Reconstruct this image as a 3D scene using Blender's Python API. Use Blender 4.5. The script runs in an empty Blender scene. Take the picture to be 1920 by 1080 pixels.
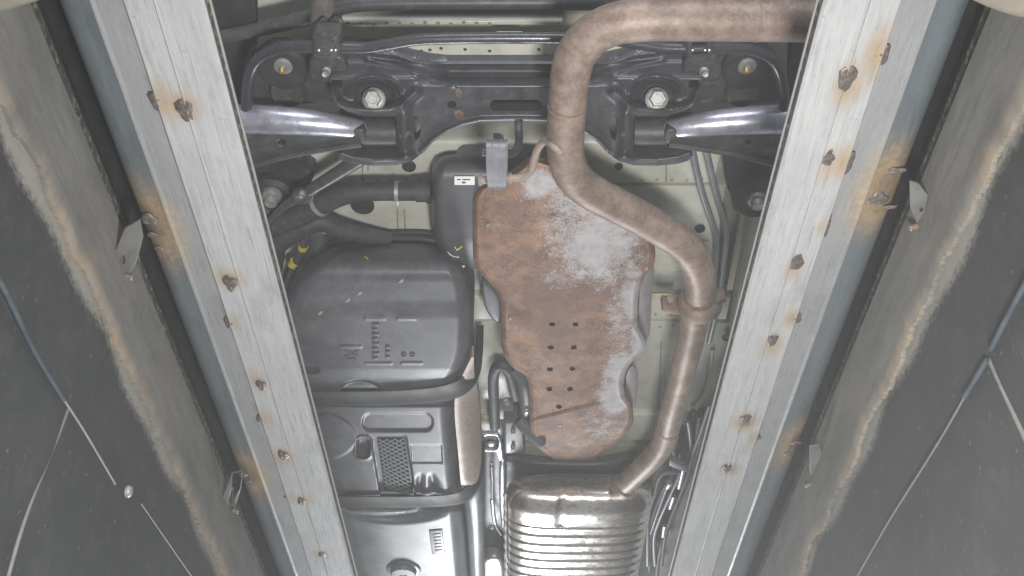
import bpy, bmesh, math, random
import numpy as np
from mathutils import Vector, Matrix
random.seed(7); rng = np.random.default_rng(7)
SC = bpy.context.scene
COL = SC.collection

# ------------------------------------------------------------------ camera
F_PX = 1829.0                     # focal length in photo pixels (1920 wide)
TILT = math.radians(47.5)         # optical axis away from the zenith
ST, CT = math.sin(TILT), math.cos(TILT)
cam_data = bpy.data.cameras.new('camera')
cam_data.sensor_width = 36.0
cam_data.lens = 36.0 * F_PX / 1920.0
cam_data.clip_start = 0.02; cam_data.clip_end = 100
cam = bpy.data.objects.new('camera', cam_data); COL.objects.link(cam)
_R, _U, _F = Vector((1, 0, 0)), Vector((0, -CT, ST)), Vector((0, ST, CT))
m = Matrix.Identity(4)
for i in range(3):
    m[i][0], m[i][1], m[i][2] = _R[i], _U[i], -_F[i]
cam.matrix_world = m
SC.camera = cam

# ------------------------------------------------------------------ world and lamps
W = bpy.data.worlds.new('World'); SC.world = W; W.use_nodes = True
bg = W.node_tree.nodes['Background']
bg.inputs[0].default_value = (0.90, 0.95, 1.0, 1); bg.inputs[1].default_value = 0.27

def lamp(name, loc, target, sx, sy, power, col=(1, 0.97, 0.93)):
    d = bpy.data.lights.new(name, 'AREA'); d.shape = 'RECTANGLE'
    d.size, d.size_y, d.energy, d.color = sx, sy, power, col
    o = bpy.data.objects.new(name, d); COL.objects.link(o)
    o.location = loc
    o.rotation_euler = (Vector(target) - Vector(loc)).to_track_quat('-Z', 'Y').to_euler()
    return o
lamp('pit_lamp_key', (0.14, 0.34, -0.08), (0.05, 1.5, 1.25), 0.16, 0.12, 21, (1.0, 0.99, 0.97))
lamp('pit_lamp_far', (-0.10, 4.45, 0.10), (0.05, 2.1, 1.25), 0.50, 0.50, 62, (0.93, 0.96, 1.0))
lamp('workshop_light', (0.15, -1.7, 1.55), (0.0, 1.2, 1.2), 1.6, 0.4, 40, (0.86, 0.90, 1.0))

SC.view_settings.view_transform = 'Standard'
SC.view_settings.look = 'None'
SC.view_settings.exposure = 0.12
SC.view_settings.gamma = 1.0
SC.view_settings.use_curve_mapping = False
SC.cycles.max_bounces = 6
SC.cycles.use_denoising = True
SC.cycles.sample_clamp_indirect = 4.0

# ------------------------------------------------------------------ measuring
def P(px, py, h):
    """World point at height h seen at photo pixel (px, py)."""
    u, v = (px - 960.0) / F_PX, -(py - 540.0) / F_PX
    k = h / (CT + v * ST)
    return Vector((u * k, (ST - v * CT) * k, h))
def Pn(px, py, h):
    u, v = (px - 960.0) / F_PX, -(py - 540.0) / F_PX
    k = h / (CT + v * ST)
    return np.stack([u * k, (ST - v * CT) * k, h + 0 * u], -1)
def mpp(py, h):                   # metres per photo pixel there
    v = -(py - 540.0) / F_PX
    return h / (CT + v * ST) / F_PX

# ------------------------------------------------------------------ materials
MATS = {}
def nodes_of(name):
    mt = bpy.data.materials.new(name); mt.use_nodes = True
    nt = mt.node_tree
    return mt, nt, nt.nodes['Principled BSDF']
def ramp(nt, src, a, b, ca=(0, 0, 0, 1), cb=(1, 1, 1, 1)):
    r = nt.nodes.new('ShaderNodeValToRGB')
    r.color_ramp.elements[0].position, r.color_ramp.elements[1].position = a, b
    r.color_ramp.elements[0].color, r.color_ramp.elements[1].color = ca, cb
    nt.links.new(src, r.inputs[0]); return r.outputs[0]
def noise(nt, scale, detail=4, rough=0.6, stretch=None, w=0.0):
    tc = nt.nodes.new('ShaderNodeTexCoord'); n = nt.nodes.new('ShaderNodeTexNoise')
    n.inputs['Scale'].default_value = scale; n.inputs['Detail'].default_value = detail
    n.inputs['Roughness'].default_value = rough
    if stretch is not None:
        mp = nt.nodes.new('ShaderNodeMapping'); mp.inputs['Scale'].default_value = stretch
        mp.inputs['Location'].default_value = (w, w, w)
        nt.links.new(tc.outputs['Object'], mp.inputs[0]); nt.links.new(mp.outputs[0], n.inputs['Vector'])
    else:
        nt.links.new(tc.outputs['Object'], n.inputs['Vector'])
    return n.outputs['Fac']
def mix(nt, fac, a, b):
    x = nt.nodes.new('ShaderNodeMix'); x.data_type = 'RGBA'
    for sock, val in ((x.inputs[0], fac), (x.inputs[6], a), (x.inputs[7], b)):
        if isinstance(val, (tuple, float, int)):
            sock.default_value = val if not isinstance(val, tuple) else (*val[:3], 1)
        else: nt.links.new(val, sock)
    return x.outputs[2]
def mul(nt, a, b, op='MULTIPLY', clamp=False):
    x = nt.nodes.new('ShaderNodeMath'); x.operation = op; x.use_clamp = clamp
    for i, val in enumerate((a, b)):
        if isinstance(val, (int, float)): x.inputs[i].default_value = val
        else: nt.links.new(val, x.inputs[i])
    return x.outputs[0]
def bump(nt, bsdf, src, strength, dist=0.002):
    b = nt.nodes.new('ShaderNodeBump'); b.inputs['Strength'].default_value = strength
    b.inputs['Distance'].default_value = dist
    nt.links.new(src, b.inputs['Height']); nt.links.new(b.outputs[0], bsdf.inputs['Normal'])
def vattr(nt, name):
    a = nt.nodes.new('ShaderNodeAttribute'); a.attribute_name = name
    return a.outputs['Fac']

def plain(name, col, rough=0.5, metal=0.0, var=0.25, dirt=None, dirt_amt=0.5, nscale=14, spec=0.5, bmp=0.15, fine=160, dlo=0.5, dhi=0.75):
    """Paint / plastic / metal with uneven tone, a film of dust or rust and fine relief."""
    mt, nt, b = nodes_of(name)
    dark = tuple(c * (1 - var) for c in col); light = tuple(min(1, c * (1 + var)) for c in col)
    n1 = noise(nt, nscale, 5, 0.65)
    c = mix(nt, ramp(nt, n1, 0.3, 0.7), dark, light)
    if dirt is not None:
        n2 = noise(nt, nscale * 2.3, 6, 0.7, (1, 1, 1), 3.1)
        c = mix(nt, mul(nt, ramp(nt, n2, dlo, dhi), dirt_amt), c, dirt)
    nt.links.new(c, b.inputs['Base Color'])
    b.inputs['Metallic'].default_value = metal
    b.inputs['Specular IOR Level'].default_value = spec
    n3 = noise(nt, fine, 3, 0.6)
    rr = mul(nt, mul(nt, n1, 0.35, 'MULTIPLY'), rough - 0.17, 'ADD', True)
    nt.links.new(rr, b.inputs['Roughness'])
    if bmp: bump(nt, b, n3, bmp, 0.0012)
    MATS[name] = mt; return mt

plain('black_steel', (0.042, 0.043, 0.045), 0.46, 0.0, 0.3, (0.17, 0.15, 0.13), 0.45, 22, 0.55)
plain('black_deep', (0.022, 0.023, 0.023), 0.6, 0.0, 0.3, (0.10, 0.095, 0.085), 0.35, 18)
plain('arm_steel_lit', (0.48, 0.48, 0.56), 0.30, 0.6, 0.2, (0.34, 0.28, 0.25), 0.45, 45, 0.6)  # light caught on the arm's back is put into this bright colour
plain('gloss_black', (0.050, 0.050, 0.057), 0.38, 0.1, 0.25, (0.15, 0.13, 0.12), 0.4, 30, 0.6)
plain('bar_steel', (0.045, 0.045, 0.052), 0.30, 0.1, 0.2, (0.10, 0.10, 0.10), 0.4, 20)
plain('tank_plastic', (0.082, 0.082, 0.094), 0.44, 0.0, 0.2, (0.17, 0.168, 0.160), 0.6, 9, 0.5, 0.08, 160, 0.46, 0.68)
plain('tank_plastic_lit', (0.125, 0.135, 0.145), 0.40, 0.0, 0.15, (0.34, 0.35, 0.33), 0.5, 9, 0.5, 0.06)  # paler copy of the tank plastic, brightness of the lit rear put in
plain('box_plastic', (0.085, 0.086, 0.096), 0.42, 0.0, 0.15, (0.16, 0.16, 0.165), 0.35, 9)
plain('rubber', (0.045, 0.045, 0.047), 0.62, 0.0, 0.25, (0.15, 0.145, 0.135), 0.5, 25)
plain('hanger_rubber', (0.20, 0.20, 0.22), 0.5, 0.0, 0.25, (0.26, 0.25, 0.25), 0.5, 30)
plain('cream_paint', (0.52, 0.51, 0.435), 0.36, 0.0, 0.12, (0.26, 0.25, 0.21), 0.6, 7, 0.5, 0.06, 60, 0.50, 0.78)
plain('olive_paint', (0.27, 0.265, 0.215), 0.45, 0.0, 0.14, (0.13, 0.125, 0.105), 0.5, 6, 0.5, 0.06)
plain('sealer', (0.50, 0.43, 0.28), 0.6, 0.0, 0.12, (0.35, 0.30, 0.22), 0.4, 40)
plain('beige_bar', (0.20, 0.18, 0.14), 0.6, 0.0, 0.2, (0.22, 0.19, 0.14), 0.6, 20)
plain('grey_tube', (0.19, 0.19, 0.20), 0.48, 0.2, 0.18, (0.14, 0.13, 0.12), 0.4, 30)
plain('bolt_zinc', (0.40, 0.40, 0.38), 0.48, 0.45, 0.25, (0.22, 0.18, 0.13), 0.7, 70, 0.5, 0.2)
plain('bolt_dull', (0.26, 0.26, 0.25), 0.5, 0.35, 0.25, (0.35, 0.30, 0.20), 0.4, 60)
plain('bright_clip', (0.72, 0.73, 0.76), 0.25, 0.7, 0.1)
plain('brass', (0.50, 0.34, 0.12), 0.4, 0.6, 0.2, (0.25, 0.15, 0.07), 0.5, 60)
plain('copper_bolt', (0.30, 0.23, 0.18), 0.4, 0.5, 0.2)
plain('yellow_tape', (0.50, 0.39, 0.06), 0.5, 0.0, 0.1)
plain('paper', (0.82, 0.82, 0.80), 0.6, 0.0, 0.04)
plain('ink', (0.05, 0.05, 0.05), 0.7, 0.0, 0.1)
plain('chalk_yellow', (0.75, 0.68, 0.12), 0.7, 0.0, 0.1)
plain('chalk_white', (0.78, 0.78, 0.78), 0.7, 0.0, 0.1)
plain('chalk_grey', (0.30, 0.30, 0.31), 0.7, 0.0, 0.3)
plain('foil', (0.46, 0.46, 0.50), 0.40, 0.6, 0.15, (0.25, 0.25, 0.26), 0.5, 30, 0.5, 0.3)
plain('weld', (0.13, 0.11, 0.10), 0.45, 0.4, 0.5, (0.32, 0.24, 0.17), 0.5, 160, 0.5, 0.5, 300)
plain('bracket_dull', (0.15, 0.147, 0.14), 0.55, 0.2, 0.2, (0.20, 0.17, 0.13), 0.5, 25)
plain('bracket_grey', (0.27, 0.27, 0.27), 0.55, 0.2, 0.15, (0.30, 0.25, 0.19), 0.5, 25)
plain('flap_metal', (0.165, 0.15, 0.148), 0.5, 0.3, 0.2, (0.25, 0.17, 0.13), 0.6, 40)
plain('link_dirt', (0.13, 0.115, 0.105), 0.6, 0.1, 0.3, (0.27, 0.20, 0.16), 0.6, 40)
plain('rust_patch', (0.085, 0.07, 0.06), 0.7, 0.0, 0.4, (0.26, 0.15, 0.085), 0.8, 90, 0.5, 0.3, 160, 0.48, 0.62)
plain('side_plate', (0.42, 0.34, 0.30), 0.5, 0.25, 0.12, (0.26, 0.15, 0.11), 0.6, 36, 0.5, 0.15, 160, 0.55, 0.62)
plain('edge_dark', (0.075, 0.073, 0.065), 0.6, 0.1, 0.4, (0.36, 0.31, 0.22), 0.8, 45, 0.5, 0.3, 160, 0.52, 0.62)
plain('blue_conduit', (0.038, 0.050, 0.062), 0.55, 0.0, 0.35, (0.13, 0.13, 0.13), 0.5, 18)

def rusty(name, c1, c2, c3, rough=0.62, speck=0.6, sc=28, metal=0.15):
    mt, nt, b = nodes_of(name)
    n1 = noise(nt, sc, 6, 0.7); n2 = noise(nt, sc * 7, 5, 0.75, (1, 1, 1), 5.0); n3 = noise(nt, sc * 0.3, 4, 0.6, (1, 1, 1), 9.0)
    c = mix(nt, ramp(nt, n1, 0.40, 0.60), c1, c2)
    c = mix(nt, mul(nt, ramp(nt, n2, 0.54, 0.66), speck), c, c3)
    c = mix(nt, mul(nt, ramp(nt, n3, 0.45, 0.75), 0.5), c, tuple(x * 0.62 for x in c1))
    nt.links.new(c, b.inputs['Base Color'])
    b.inputs['Metallic'].default_value = metal; b.inputs['Roughness'].default_value = rough
    bump(nt, b, n2, 0.35, 0.0012)
    MATS[name] = mt
rusty('pipe_rust', (0.200, 0.138, 0.108), (0.335, 0.256, 0.208), (0.40, 0.33, 0.27), 0.50, 0.6, 30, 0.2)
def pipe_extra():
    nt = MATS['pipe_rust'].node_tree; b = nt.nodes['Principled BSDF']
    src = b.inputs['Base Color'].links[0].from_socket
    n1 = noise(nt, 14, 6, 0.75, (1, 1, 1), 31.0); n2 = noise(nt, 120, 4, 0.7, (1, 1, 1), 33.0)
    c = mix(nt, mul(nt, ramp(nt, n1, 0.54, 0.68), 0.42), src, (0.33, 0.19, 0.11))
    c = mix(nt, mul(nt, ramp(nt, n2, 0.60, 0.70), 0.6), c, (0.12, 0.075, 0.06))
    nt.links.new(c, b.inputs['Base Color'])
pipe_extra()
rusty('flange_rust', (0.20, 0.145, 0.115), (0.30, 0.225, 0.17), (0.13, 0.09, 0.07), 0.6, 0.6, 40)
rusty('rod_rust', (0.40, 0.33, 0.27), (0.33, 0.25, 0.20), (0.25, 0.14, 0.09), 0.6, 0.4, 40)

def shield_material():
    mt, nt, b = nodes_of('shield_rust')
    a = vattr(nt, 'bare')
    nf = noise(nt, 360, 4, 0.75); nm = noise(nt, 45, 5, 0.7, (1, 1, 1), 2.0); nl = noise(nt, 9, 4, 0.6, (1, 1, 1), 4.0)
    e = mul(nt, mul(nt, nf, 1.5), mul(nt, nm, 0.9), 'ADD')
    e = mul(nt, e, 1.20, 'SUBTRACT')
    msk = ramp(nt, mul(nt, a, e, 'ADD'), 0.30, 0.62)
    nx = noise(nt, 24, 6, 0.72, (1, 1, 1), 15.0)
    r = mix(nt, ramp(nt, nx, 0.40, 0.60), (0.150, 0.082, 0.062), (0.345, 0.195, 0.118))
    r = mix(nt, mul(nt, ramp(nt, nf, 0.50, 0.66), 0.65), r, (0.47, 0.30, 0.185))
    r = mix(nt, mul(nt, ramp(nt, noise(nt, 330, 3, 0.7, (1, 1, 1), 21.0), 0.56, 0.68), 0.6), r, (0.12, 0.065, 0.05))
    r = mix(nt, mul(nt, ramp(nt, nl, 0.46, 0.64), 0.7), r, (0.165, 0.095, 0.078))
    g = mix(nt, ramp(nt, nm, 0.3, 0.7), (0.36, 0.335, 0.335), (0.52, 0.50, 0.505))
    nt.links.new(mix(nt, msk, r, g), b.inputs['Base Color'])
    b.inputs['Roughness'].default_value = 0.66; b.inputs['Metallic'].default_value = 0.12
    bump(nt, b, nf, 0.4, 0.0012)
    MATS['shield_rust'] = mt
shield_material()

def muffler_material():
    mt, nt, b = nodes_of('muffler_steel')
    n1 = noise(nt, 60, 5, 0.75); n2 = noise(nt, 7, 4, 0.6, (1, 1, 1), 3.0); n3 = noise(nt, 220, 3, 0.7, (1, 1, 1), 6.0)
    c = mix(nt, ramp(nt, n2, 0.35, 0.7), (0.60, 0.55, 0.50), (0.76, 0.73, 0.70))
    c = mix(nt, mul(nt, ramp(nt, n1, 0.50, 0.62), 0.7), c, (0.26, 0.17, 0.12))
    nt.links.new(c, b.inputs['Base Color'])
    b.inputs['Metallic'].default_value = 0.9
    nt.links.new(mul(nt, mul(nt, ramp(nt, n1, 0.45, 0.7), 0.26), 0.15, 'ADD'), b.inputs['Roughness'])
    bump(nt, b, n3, 0.18, 0.001)
    MATS['muffler_steel'] = mt
muffler_material()

def rail_material(name, base, tint, stainc=(0.31, 0.225, 0.14)):
    mt, nt, b = nodes_of(name)
    st = vattr(nt, 'stain')
    long1 = noise(nt, 16, 5, 0.65, (7, 0.35, 1), 1.0); long2 = noise(nt, 60, 4, 0.6, (5, 0.5, 1), 2.0)
    blot = noise(nt, 16, 5, 0.7, (1, 1, 1), 7.0); spk = noise(nt, 120, 3, 0.7, (1, 1, 1), 8.0)
    c = mix(nt, ramp(nt, long1, 0.3, 0.7), base, tint)
    c = mix(nt, mul(nt, ramp(nt, long2, 0.52, 0.72), 0.45), c, tuple(x * 0.7 for x in base))
    c = mix(nt, mul(nt, ramp(nt, blot, 0.52, 0.72), 0.28), c, tuple(min(1, x * 1.35) for x in base))
    c = mix(nt, mul(nt, ramp(nt, spk, 0.66, 0.74), 0.5), c, tuple(x * 0.5 for x in base))
    s2 = mul(nt, st, mul(nt, mul(nt, spk, 1.1), mul(nt, blot, 0.9), 'ADD'), 'MULTIPLY', True)
    c = mix(nt, ramp(nt, s2, 0.12, 0.85), c, mix(nt, ramp(nt, spk, 0.4, 0.65), stainc, (stainc[0] * 1.35, stainc[1] * 1.30, stainc[2] * 1.15)))
    c = mix(nt, mul(nt, ramp(nt, s2, 0.72, 1.0), 0.75), c, (0.11, 0.085, 0.07))
    nt.links.new(c, b.inputs['Base Color'])
    b.inputs['Metallic'].default_value = 0.15
    grime = noise(nt, 9, 7, 0.75, (2.2, 0.6, 1), 41.0); scr = noise(nt, 40, 3, 0.5, (9, 0.22, 1), 43.0); scr2 = noise(nt, 34, 3, 0.5, (2.0, 8.0, 1), 47.0)
    c = mix(nt, mul(nt, ramp(nt, grime, 0.54, 0.70), 0.45), c, tuple(x * 0.52 for x in base))
    c = mix(nt, mul(nt, ramp(nt, scr, 0.64, 0.68), 0.5), c, tuple(x * 0.55 for x in base))
    c = mix(nt, mul(nt, ramp(nt, scr2, 0.70, 0.73), 0.4), c, tuple(x * 0.6 for x in base))
    nt.links.new(c, b.inputs['Base Color'])
    nt.links.new(mul(nt, mul(nt, blot, 0.35), 0.24, 'ADD'), b.inputs['Roughness'])
    bump(nt, b, mul(nt, mul(nt, long2, 0.3), mul(nt, grime, 1.4), 'ADD'), 0.35, 0.003)
    MATS[name] = mt
rail_material('rail_plate', (0.365, 0.365, 0.368), (0.45, 0.45, 0.453))
rail_material('rail_tube', (0.235, 0.24, 0.25), (0.285, 0.285, 0.28), (0.33, 0.25, 0.16))
rail_material('rail_blue', (0.108, 0.127, 0.142), (0.135, 0.150, 0.158), (0.28, 0.20, 0.12))

def wall_material():
    mt, nt, b = nodes_of('wall_dark')
    n1 = noise(nt, 5, 5, 0.65); n2 = noise(nt, 70, 4, 0.75, (1, 1, 1), 3.0); n3 = noise(nt, 22, 5, 0.7, (1, 1, 1), 6.0)
    c = mix(nt, ramp(nt, n1, 0.3, 0.7), (0.026, 0.028, 0.028), (0.040, 0.042, 0.042))
    c = mix(nt, mul(nt, ramp(nt, n2, 0.63, 0.72), 0.6), c, (0.22, 0.21, 0.195))
    ds = vattr(nt, 'dust'); n4 = noise(nt, 80, 6, 0.85, (1, 1.0, 2.4), 12.0)
    c = mix(nt, ramp(nt, mul(nt, ds, mul(nt, n4, 2.0), 'MULTIPLY'), 0.42, 0.75), c, (0.26, 0.245, 0.215))
    c = mix(nt, mul(nt, ramp(nt, n3, 0.5, 0.8), 0.3), c, (0.12, 0.118, 0.115))
    nt.links.new(c, b.inputs['Base Color']); b.inputs['Roughness'].default_value = 0.72
    bump(nt, b, n2, 0.25, 0.002); MATS['wall_dark'] = mt
    mt, nt, b = nodes_of('kerb_tan')
    e = vattr(nt, 'stain')
    n1 = noise(nt, 14, 6, 0.7, (1, 0.45, 1.4), 1.0); n2 = noise(nt, 60, 5, 0.75, (1, 1, 1), 3.0); n3 = noise(nt, 4, 3, 0.5, (1, 1, 1), 8.0)
    c = mix(nt, ramp(nt, n1, 0.3, 0.7), (0.105, 0.102, 0.096), (0.205, 0.199, 0.186))
    ns = noise(nt, 40, 5, 0.7, (0.6, 0.25, 2.2), 17.0)
    c = mix(nt, mul(nt, ramp(nt, ns, 0.50, 0.66), 0.55), c, (0.10, 0.10, 0.096))
    c = mix(nt, mul(nt, ramp(nt, n3, 0.48, 0.7), 0.32), c, (0.25, 0.22, 0.18))
    c = mix(nt, mul(nt, ramp(nt, n2, 0.58, 0.75), 0.35), c, (0.11, 0.105, 0.095))
    o = mix(nt, ramp(nt, n2, 0.35, 0.65), (0.30, 0.215, 0.13), (0.25, 0.235, 0.21))
    c = mix(nt, mul(nt, e, mul(nt, n2, 0.6, 'ADD'), 'MULTIPLY', True), c, o)
    nt.links.new(c, b.inputs['Base Color']); b.inputs['Roughness'].default_value = 0.75
    bump(nt, b, n2, 0.3, 0.002); MATS['kerb_tan'] = mt
wall_material()

# ------------------------------------------------------------------ object helpers
WLOC = {}
def link(o, parent=None):
    COL.objects.link(o)
    if parent is not None: o.parent = parent
def thing(name, label, cat, loc, group=None):
    o = bpy.data.objects.new(name, None); o.empty_display_size = 0.05
    COL.objects.link(o); o.location = loc; WLOC[o] = Vector(loc)
    o['label'] = label; o['category'] = cat
    if group: o['group'] = group
    return o
def mobj(name, verts, faces, mat, parent=None, smooth=True, label=None, attrs=None, auto=None):
    v = np.asarray([tuple(x) for x in verts], dtype=float) if not isinstance(verts, np.ndarray) else verts
    c = (v.min(0) + v.max(0)) / 2
    me = bpy.data.meshes.new(name)
    me.from_pydata((v - c).tolist(), [], faces if isinstance(faces, list) else faces.tolist())
    me.materials.append(MATS[mat] if isinstance(mat, str) else mat)
    if attrs:
        for k, arr in attrs.items():
            a = me.attributes.new(k, 'FLOAT', 'POINT'); a.data.foreach_set('value', np.asarray(arr, dtype=np.float32).ravel())
    if smooth:
        me.polygons.foreach_set('use_smooth', np.ones(len(me.polygons), dtype=bool))
        if auto: me.set_sharp_from_angle(angle=math.radians(auto))
    me.update()
    o = bpy.data.objects.new(name, me); COL.objects.link(o)
    cw = Vector(c); WLOC[o] = cw
    if parent is not None:
        o.parent = parent; o.location = cw - WLOC[parent]
    else: o.location = cw
    if label: o['label'] = label
    return o
def grid_faces(nr, nc, wrap=False, flip=False):
    f = []
    for i in range(nr - 1):
        for j in range(nc if wrap else nc - 1):
            k = (j + 1) % nc
            q = (i * nc + j, i * nc + k, (i + 1) * nc + k, (i + 1) * nc + j)
            f.append(q[::-1] if flip else q)
    return f
def spline(pts, n=8, closed=False):
    """Catmull-Rom through points (any dimension)."""
    p = np.asarray(pts, dtype=float); N = len(p); out = []
    segs = N if closed else N - 1
    for i in range(segs):
        if closed: a, b, c, d = p[(i - 1) % N], p[i], p[(i + 1) % N], p[(i + 2) % N]
        else: a, b, c, d = p[max(i - 1, 0)], p[i], p[i + 1], p[min(i + 2, N - 1)]
        for t in np.arange(n) / n:
            out.append(0.5 * (2 * b + (c - a) * t + (2 * a - 5 * b + 4 * c - d) * t * t + (3 * b - a - 3 * c + d) * t ** 3))
    if not closed: out.append(p[-1])
    return np.array(out)
def tube(name, pts, r, mat, parent=None, sides=14, n=8, label=None, smooth_path=True, world=False, ripple=None, flat=1.0):
    """Round bar or hose through (px, py, h) points; r in metres (number or per-point list)."""
    w = np.array([tuple(p) if world else tuple(P(*p)) for p in pts])
    rr = np.full(len(w), r) if np.isscalar(r) else np.asarray(r, float)
    if smooth_path and len(w) > 2:
        a = spline(np.concatenate([w, rr[:, None]], 1), n)
    else: a = np.concatenate([w, rr[:, None]], 1)
    c, rr = a[:, :3], a[:, 3]
    if ripple:
        L = np.concatenate([[0], np.cumsum(np.linalg.norm(np.diff(c, axis=0), axis=1))])
        rr = rr * (1 + ripple[1] * np.sin(L / ripple[0] * 2 * math.pi))
    t = np.gradient(c, axis=0); t /= np.linalg.norm(t, axis=1)[:, None] + 1e-12
    ref = np.array([0, 0, 1.0]) if abs(t[0][2]) < 0.9 else np.array([1.0, 0, 0])
    u = np.cross(t[0], ref); u /= np.linalg.norm(u)
    V = []
    for i in range(len(c)):
        u = u - t[i] * np.dot(u, t[i]); u /= np.linalg.norm(u)
        w2 = np.cross(t[i], u)
        for k in range(sides):
            an = 2 * math.pi * k / sides
            V.append(c[i] + rr[i] * (math.cos(an) * u + flat * math.sin(an) * w2))
    nr = len(c)
    f = grid_faces(nr, sides, True)
    f.append(tuple(range(sides))[::-1]); f.append(tuple((nr - 1) * sides + k for k in range(sides)))
    return mobj(name, np.array(V), f, mat, parent, True, label, auto=50)
def lathe(name, prof, loc, axis, mat, parent=None, seg=24, label=None, auto=35):
    """Turned part: profile (r, z) along axis from loc."""
    ax = Vector(axis).normalized(); q = Vector((0, 0, 1)).rotation_difference(ax)
    V = []
    for r, z in prof:
        for k in range(seg):
            a = 2 * math.pi * k / seg
            V.append(tuple(Vector(loc) + q @ Vector((r * math.cos(a), r * math.sin(a), z))))
    f = grid_faces(len(prof), seg, True)
    f.append(tuple(range(seg))[::-1]); f.append(tuple((len(prof) - 1) * seg + k for k in range(seg)))
    return mobj(name, V, f, mat, parent, True, label, auto=auto)
DOWN = (0, 0, -1)
def bolt(px, py, h, r, parent, mat='bolt_zinc', axis=DOWN, name='bolt', hexa=True, label=None, hh=1.0):
    """Flanged hex bolt head, head toward axis."""
    l = Vector(P(px, py, h))
    a = Vector(axis).normalized()
    o = lathe(name, [(r * 1.0, -0.004), (r * 1.0, 0.001), (r * 0.92, 0.003), (r * 0.70, 0.0045), (r * 0.70, 0.0045 + r * 0.75 * hh), (r * 0.58, 0.0055 + r * 0.85 * hh), (r * 0.25, 0.0055 + r * 0.80 * hh)],
              l, a, mat, parent, 6 if hexa == 'all' else 18, label)
    return o
def slab(name, pts, h, thick, mat, parent=None, bev=0.003, holes=(), n=6, smooth_outline=True, label=None, hole_smooth=True, world=False):
    """Plate: outline in photo pixels laid at height h (its underside), extruded upward, rounded edges, real holes."""
    def ol(p, sm):
        w = np.array([tuple(P(x, y, h))[:2] for x, y in p]) if not world else np.array(p)[:, :2]
        return spline(w, n, True) if sm else w
    cu = bpy.data.curves.new('tmp', 'CURVE'); cu.dimensions = '2D'; cu.fill_mode = 'BOTH'
    rings = [ol(pts, smooth_outline)] + [ol(x, hole_smooth) for x in holes]
    c = (rings[0].min(0) + rings[0].max(0)) / 2
    for ring in rings:
        s = cu.splines.new('POLY'); s.points.add(len(ring) - 1); s.use_cyclic_u = True
        s.points.foreach_set('co', np.concatenate([ring - c, np.zeros((len(ring), 1)), np.ones((len(ring), 1))], 1).ravel())
    b = min(bev, thick * 0.49)
    cu.extrude = max(thick / 2 - b, 1e-5); cu.bevel_depth = b; cu.offset = -b; cu.bevel_resolution = 2
    ob = bpy.data.objects.new('tmp', cu); COL.objects.link(ob)
    dg = bpy.context.evaluated_depsgraph_get()
    me = bpy.data.meshes.new_from_object(ob.evaluated_get(dg)); me.name = name
    bpy.data.objects.remove(ob); bpy.data.curves.remove(cu)
    bm = bmesh.new(); bm.from_mesh(me); bmesh.ops.remove_doubles(bm, verts=bm.verts, dist=1e-5); bm.to_mesh(me); bm.free()
    me.materials.clear(); me.materials.append(MATS[mat])
    me.polygons.foreach_set('use_smooth', np.ones(len(me.polygons), dtype=bool)); me.set_sharp_from_angle(angle=math.radians(38))
    o = bpy.data.objects.new(name, me); COL.objects.link(o)
    cw = Vector((c[0], c[1], h + thick / 2)); WLOC[o] = cw
    if parent is not None: o.parent = parent; o.location = cw - WLOC[parent]
    else: o.location = cw
    if label: o['label'] = label
    return o
def rect(x0, y0, x1, y1): return [(x0, y0), (x1, y0), (x1, y1), (x0, y1)]
def ell(cx, cy, rx, ry, k=14): return [(cx + rx * math.cos(2 * math.pi * i / k), cy + ry * math.sin(2 * math.pi * i / k)) for i in range(k)]
def rrect(x0, y0, x1, y1, r, k=4):
    out = []
    for cx, cy, a0 in ((x1 - r, y1 - r, 0), (x0 + r, y1 - r, 90), (x0 + r, y0 + r, 180), (x1 - r, y0 + r, 270)):
        for i in range(k + 1):
            a = math.radians(a0 + 90 * i / k); out.append((cx + r * math.cos(a), cy + r * math.sin(a)))
    return out
def box(name, c, s, mat, parent=None, bev=0.003, rot=None, label=None):
    bm = bmesh.new(); bmesh.ops.create_cube(bm, size=1.0)
    for v in bm.verts: v.co = Vector((v.co.x * s[0], v.co.y * s[1], v.co.z * s[2]))
    if bev: bmesh.ops.bevel(bm, geom=bm.edges[:], offset=min(bev, min(s) * 0.45), segments=2, affect='EDGES', profile=0.6)
    if rot is not None:
        for v in bm.verts: v.co = rot @ v.co
    bm.verts.index_update()
    V = [tuple(v.co + Vector(c)) for v in bm.verts]; f = [tuple(v.index for v in fc.verts) for fc in bm.faces]; bm.free()
    return mobj(name, V, f, mat, parent, True, label, auto=35)
def ribbon(name, ea, eb, thick, mat, parent=None, n=8, prof=(0, 0.12, 0.2, 0.5, 0.8, 0.88, 1), lift=(0, 0, .4, .4, .4, 0, 0), label=None):
    """Formed metal strap between two pixel edge lines (px, py, h)."""
    A = spline([tuple(P(*p)) for p in ea], n); B = spline([tuple(P(*p)) for p in eb], n)
    nr = len(A); V = []
    t = np.gradient((A + B) / 2, axis=0); w = B - A
    nn = np.cross(t, w); nn /= np.linalg.norm(nn, axis=1)[:, None]
    sgn = np.sign((nn * np.array([0, 0, -1.0])).sum(1)); k = 1.0 if sgn.sum() > 0 else -1.0
    nn = nn * k                                    # toward the viewer side (down)
    row = []
    for i in range(nr):
        for s, l in zip(prof, lift): V.append(A[i] * (1 - s) + B[i] * s + nn[i] * thick * (1 - l))
        for s in prof[::-1]: V.append(A[i] * (1 - s) + B[i] * s - nn[i] * thick * 0.4)
    nc = 2 * len(prof)
    f = grid_faces(nr, nc, True); f.append(tuple(range(nc))); f.append(tuple((nr - 1) * nc + j for j in range(nc))[::-1])
    return mobj(name, np.array(V), f, mat, parent, True, label, auto=30)
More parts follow.
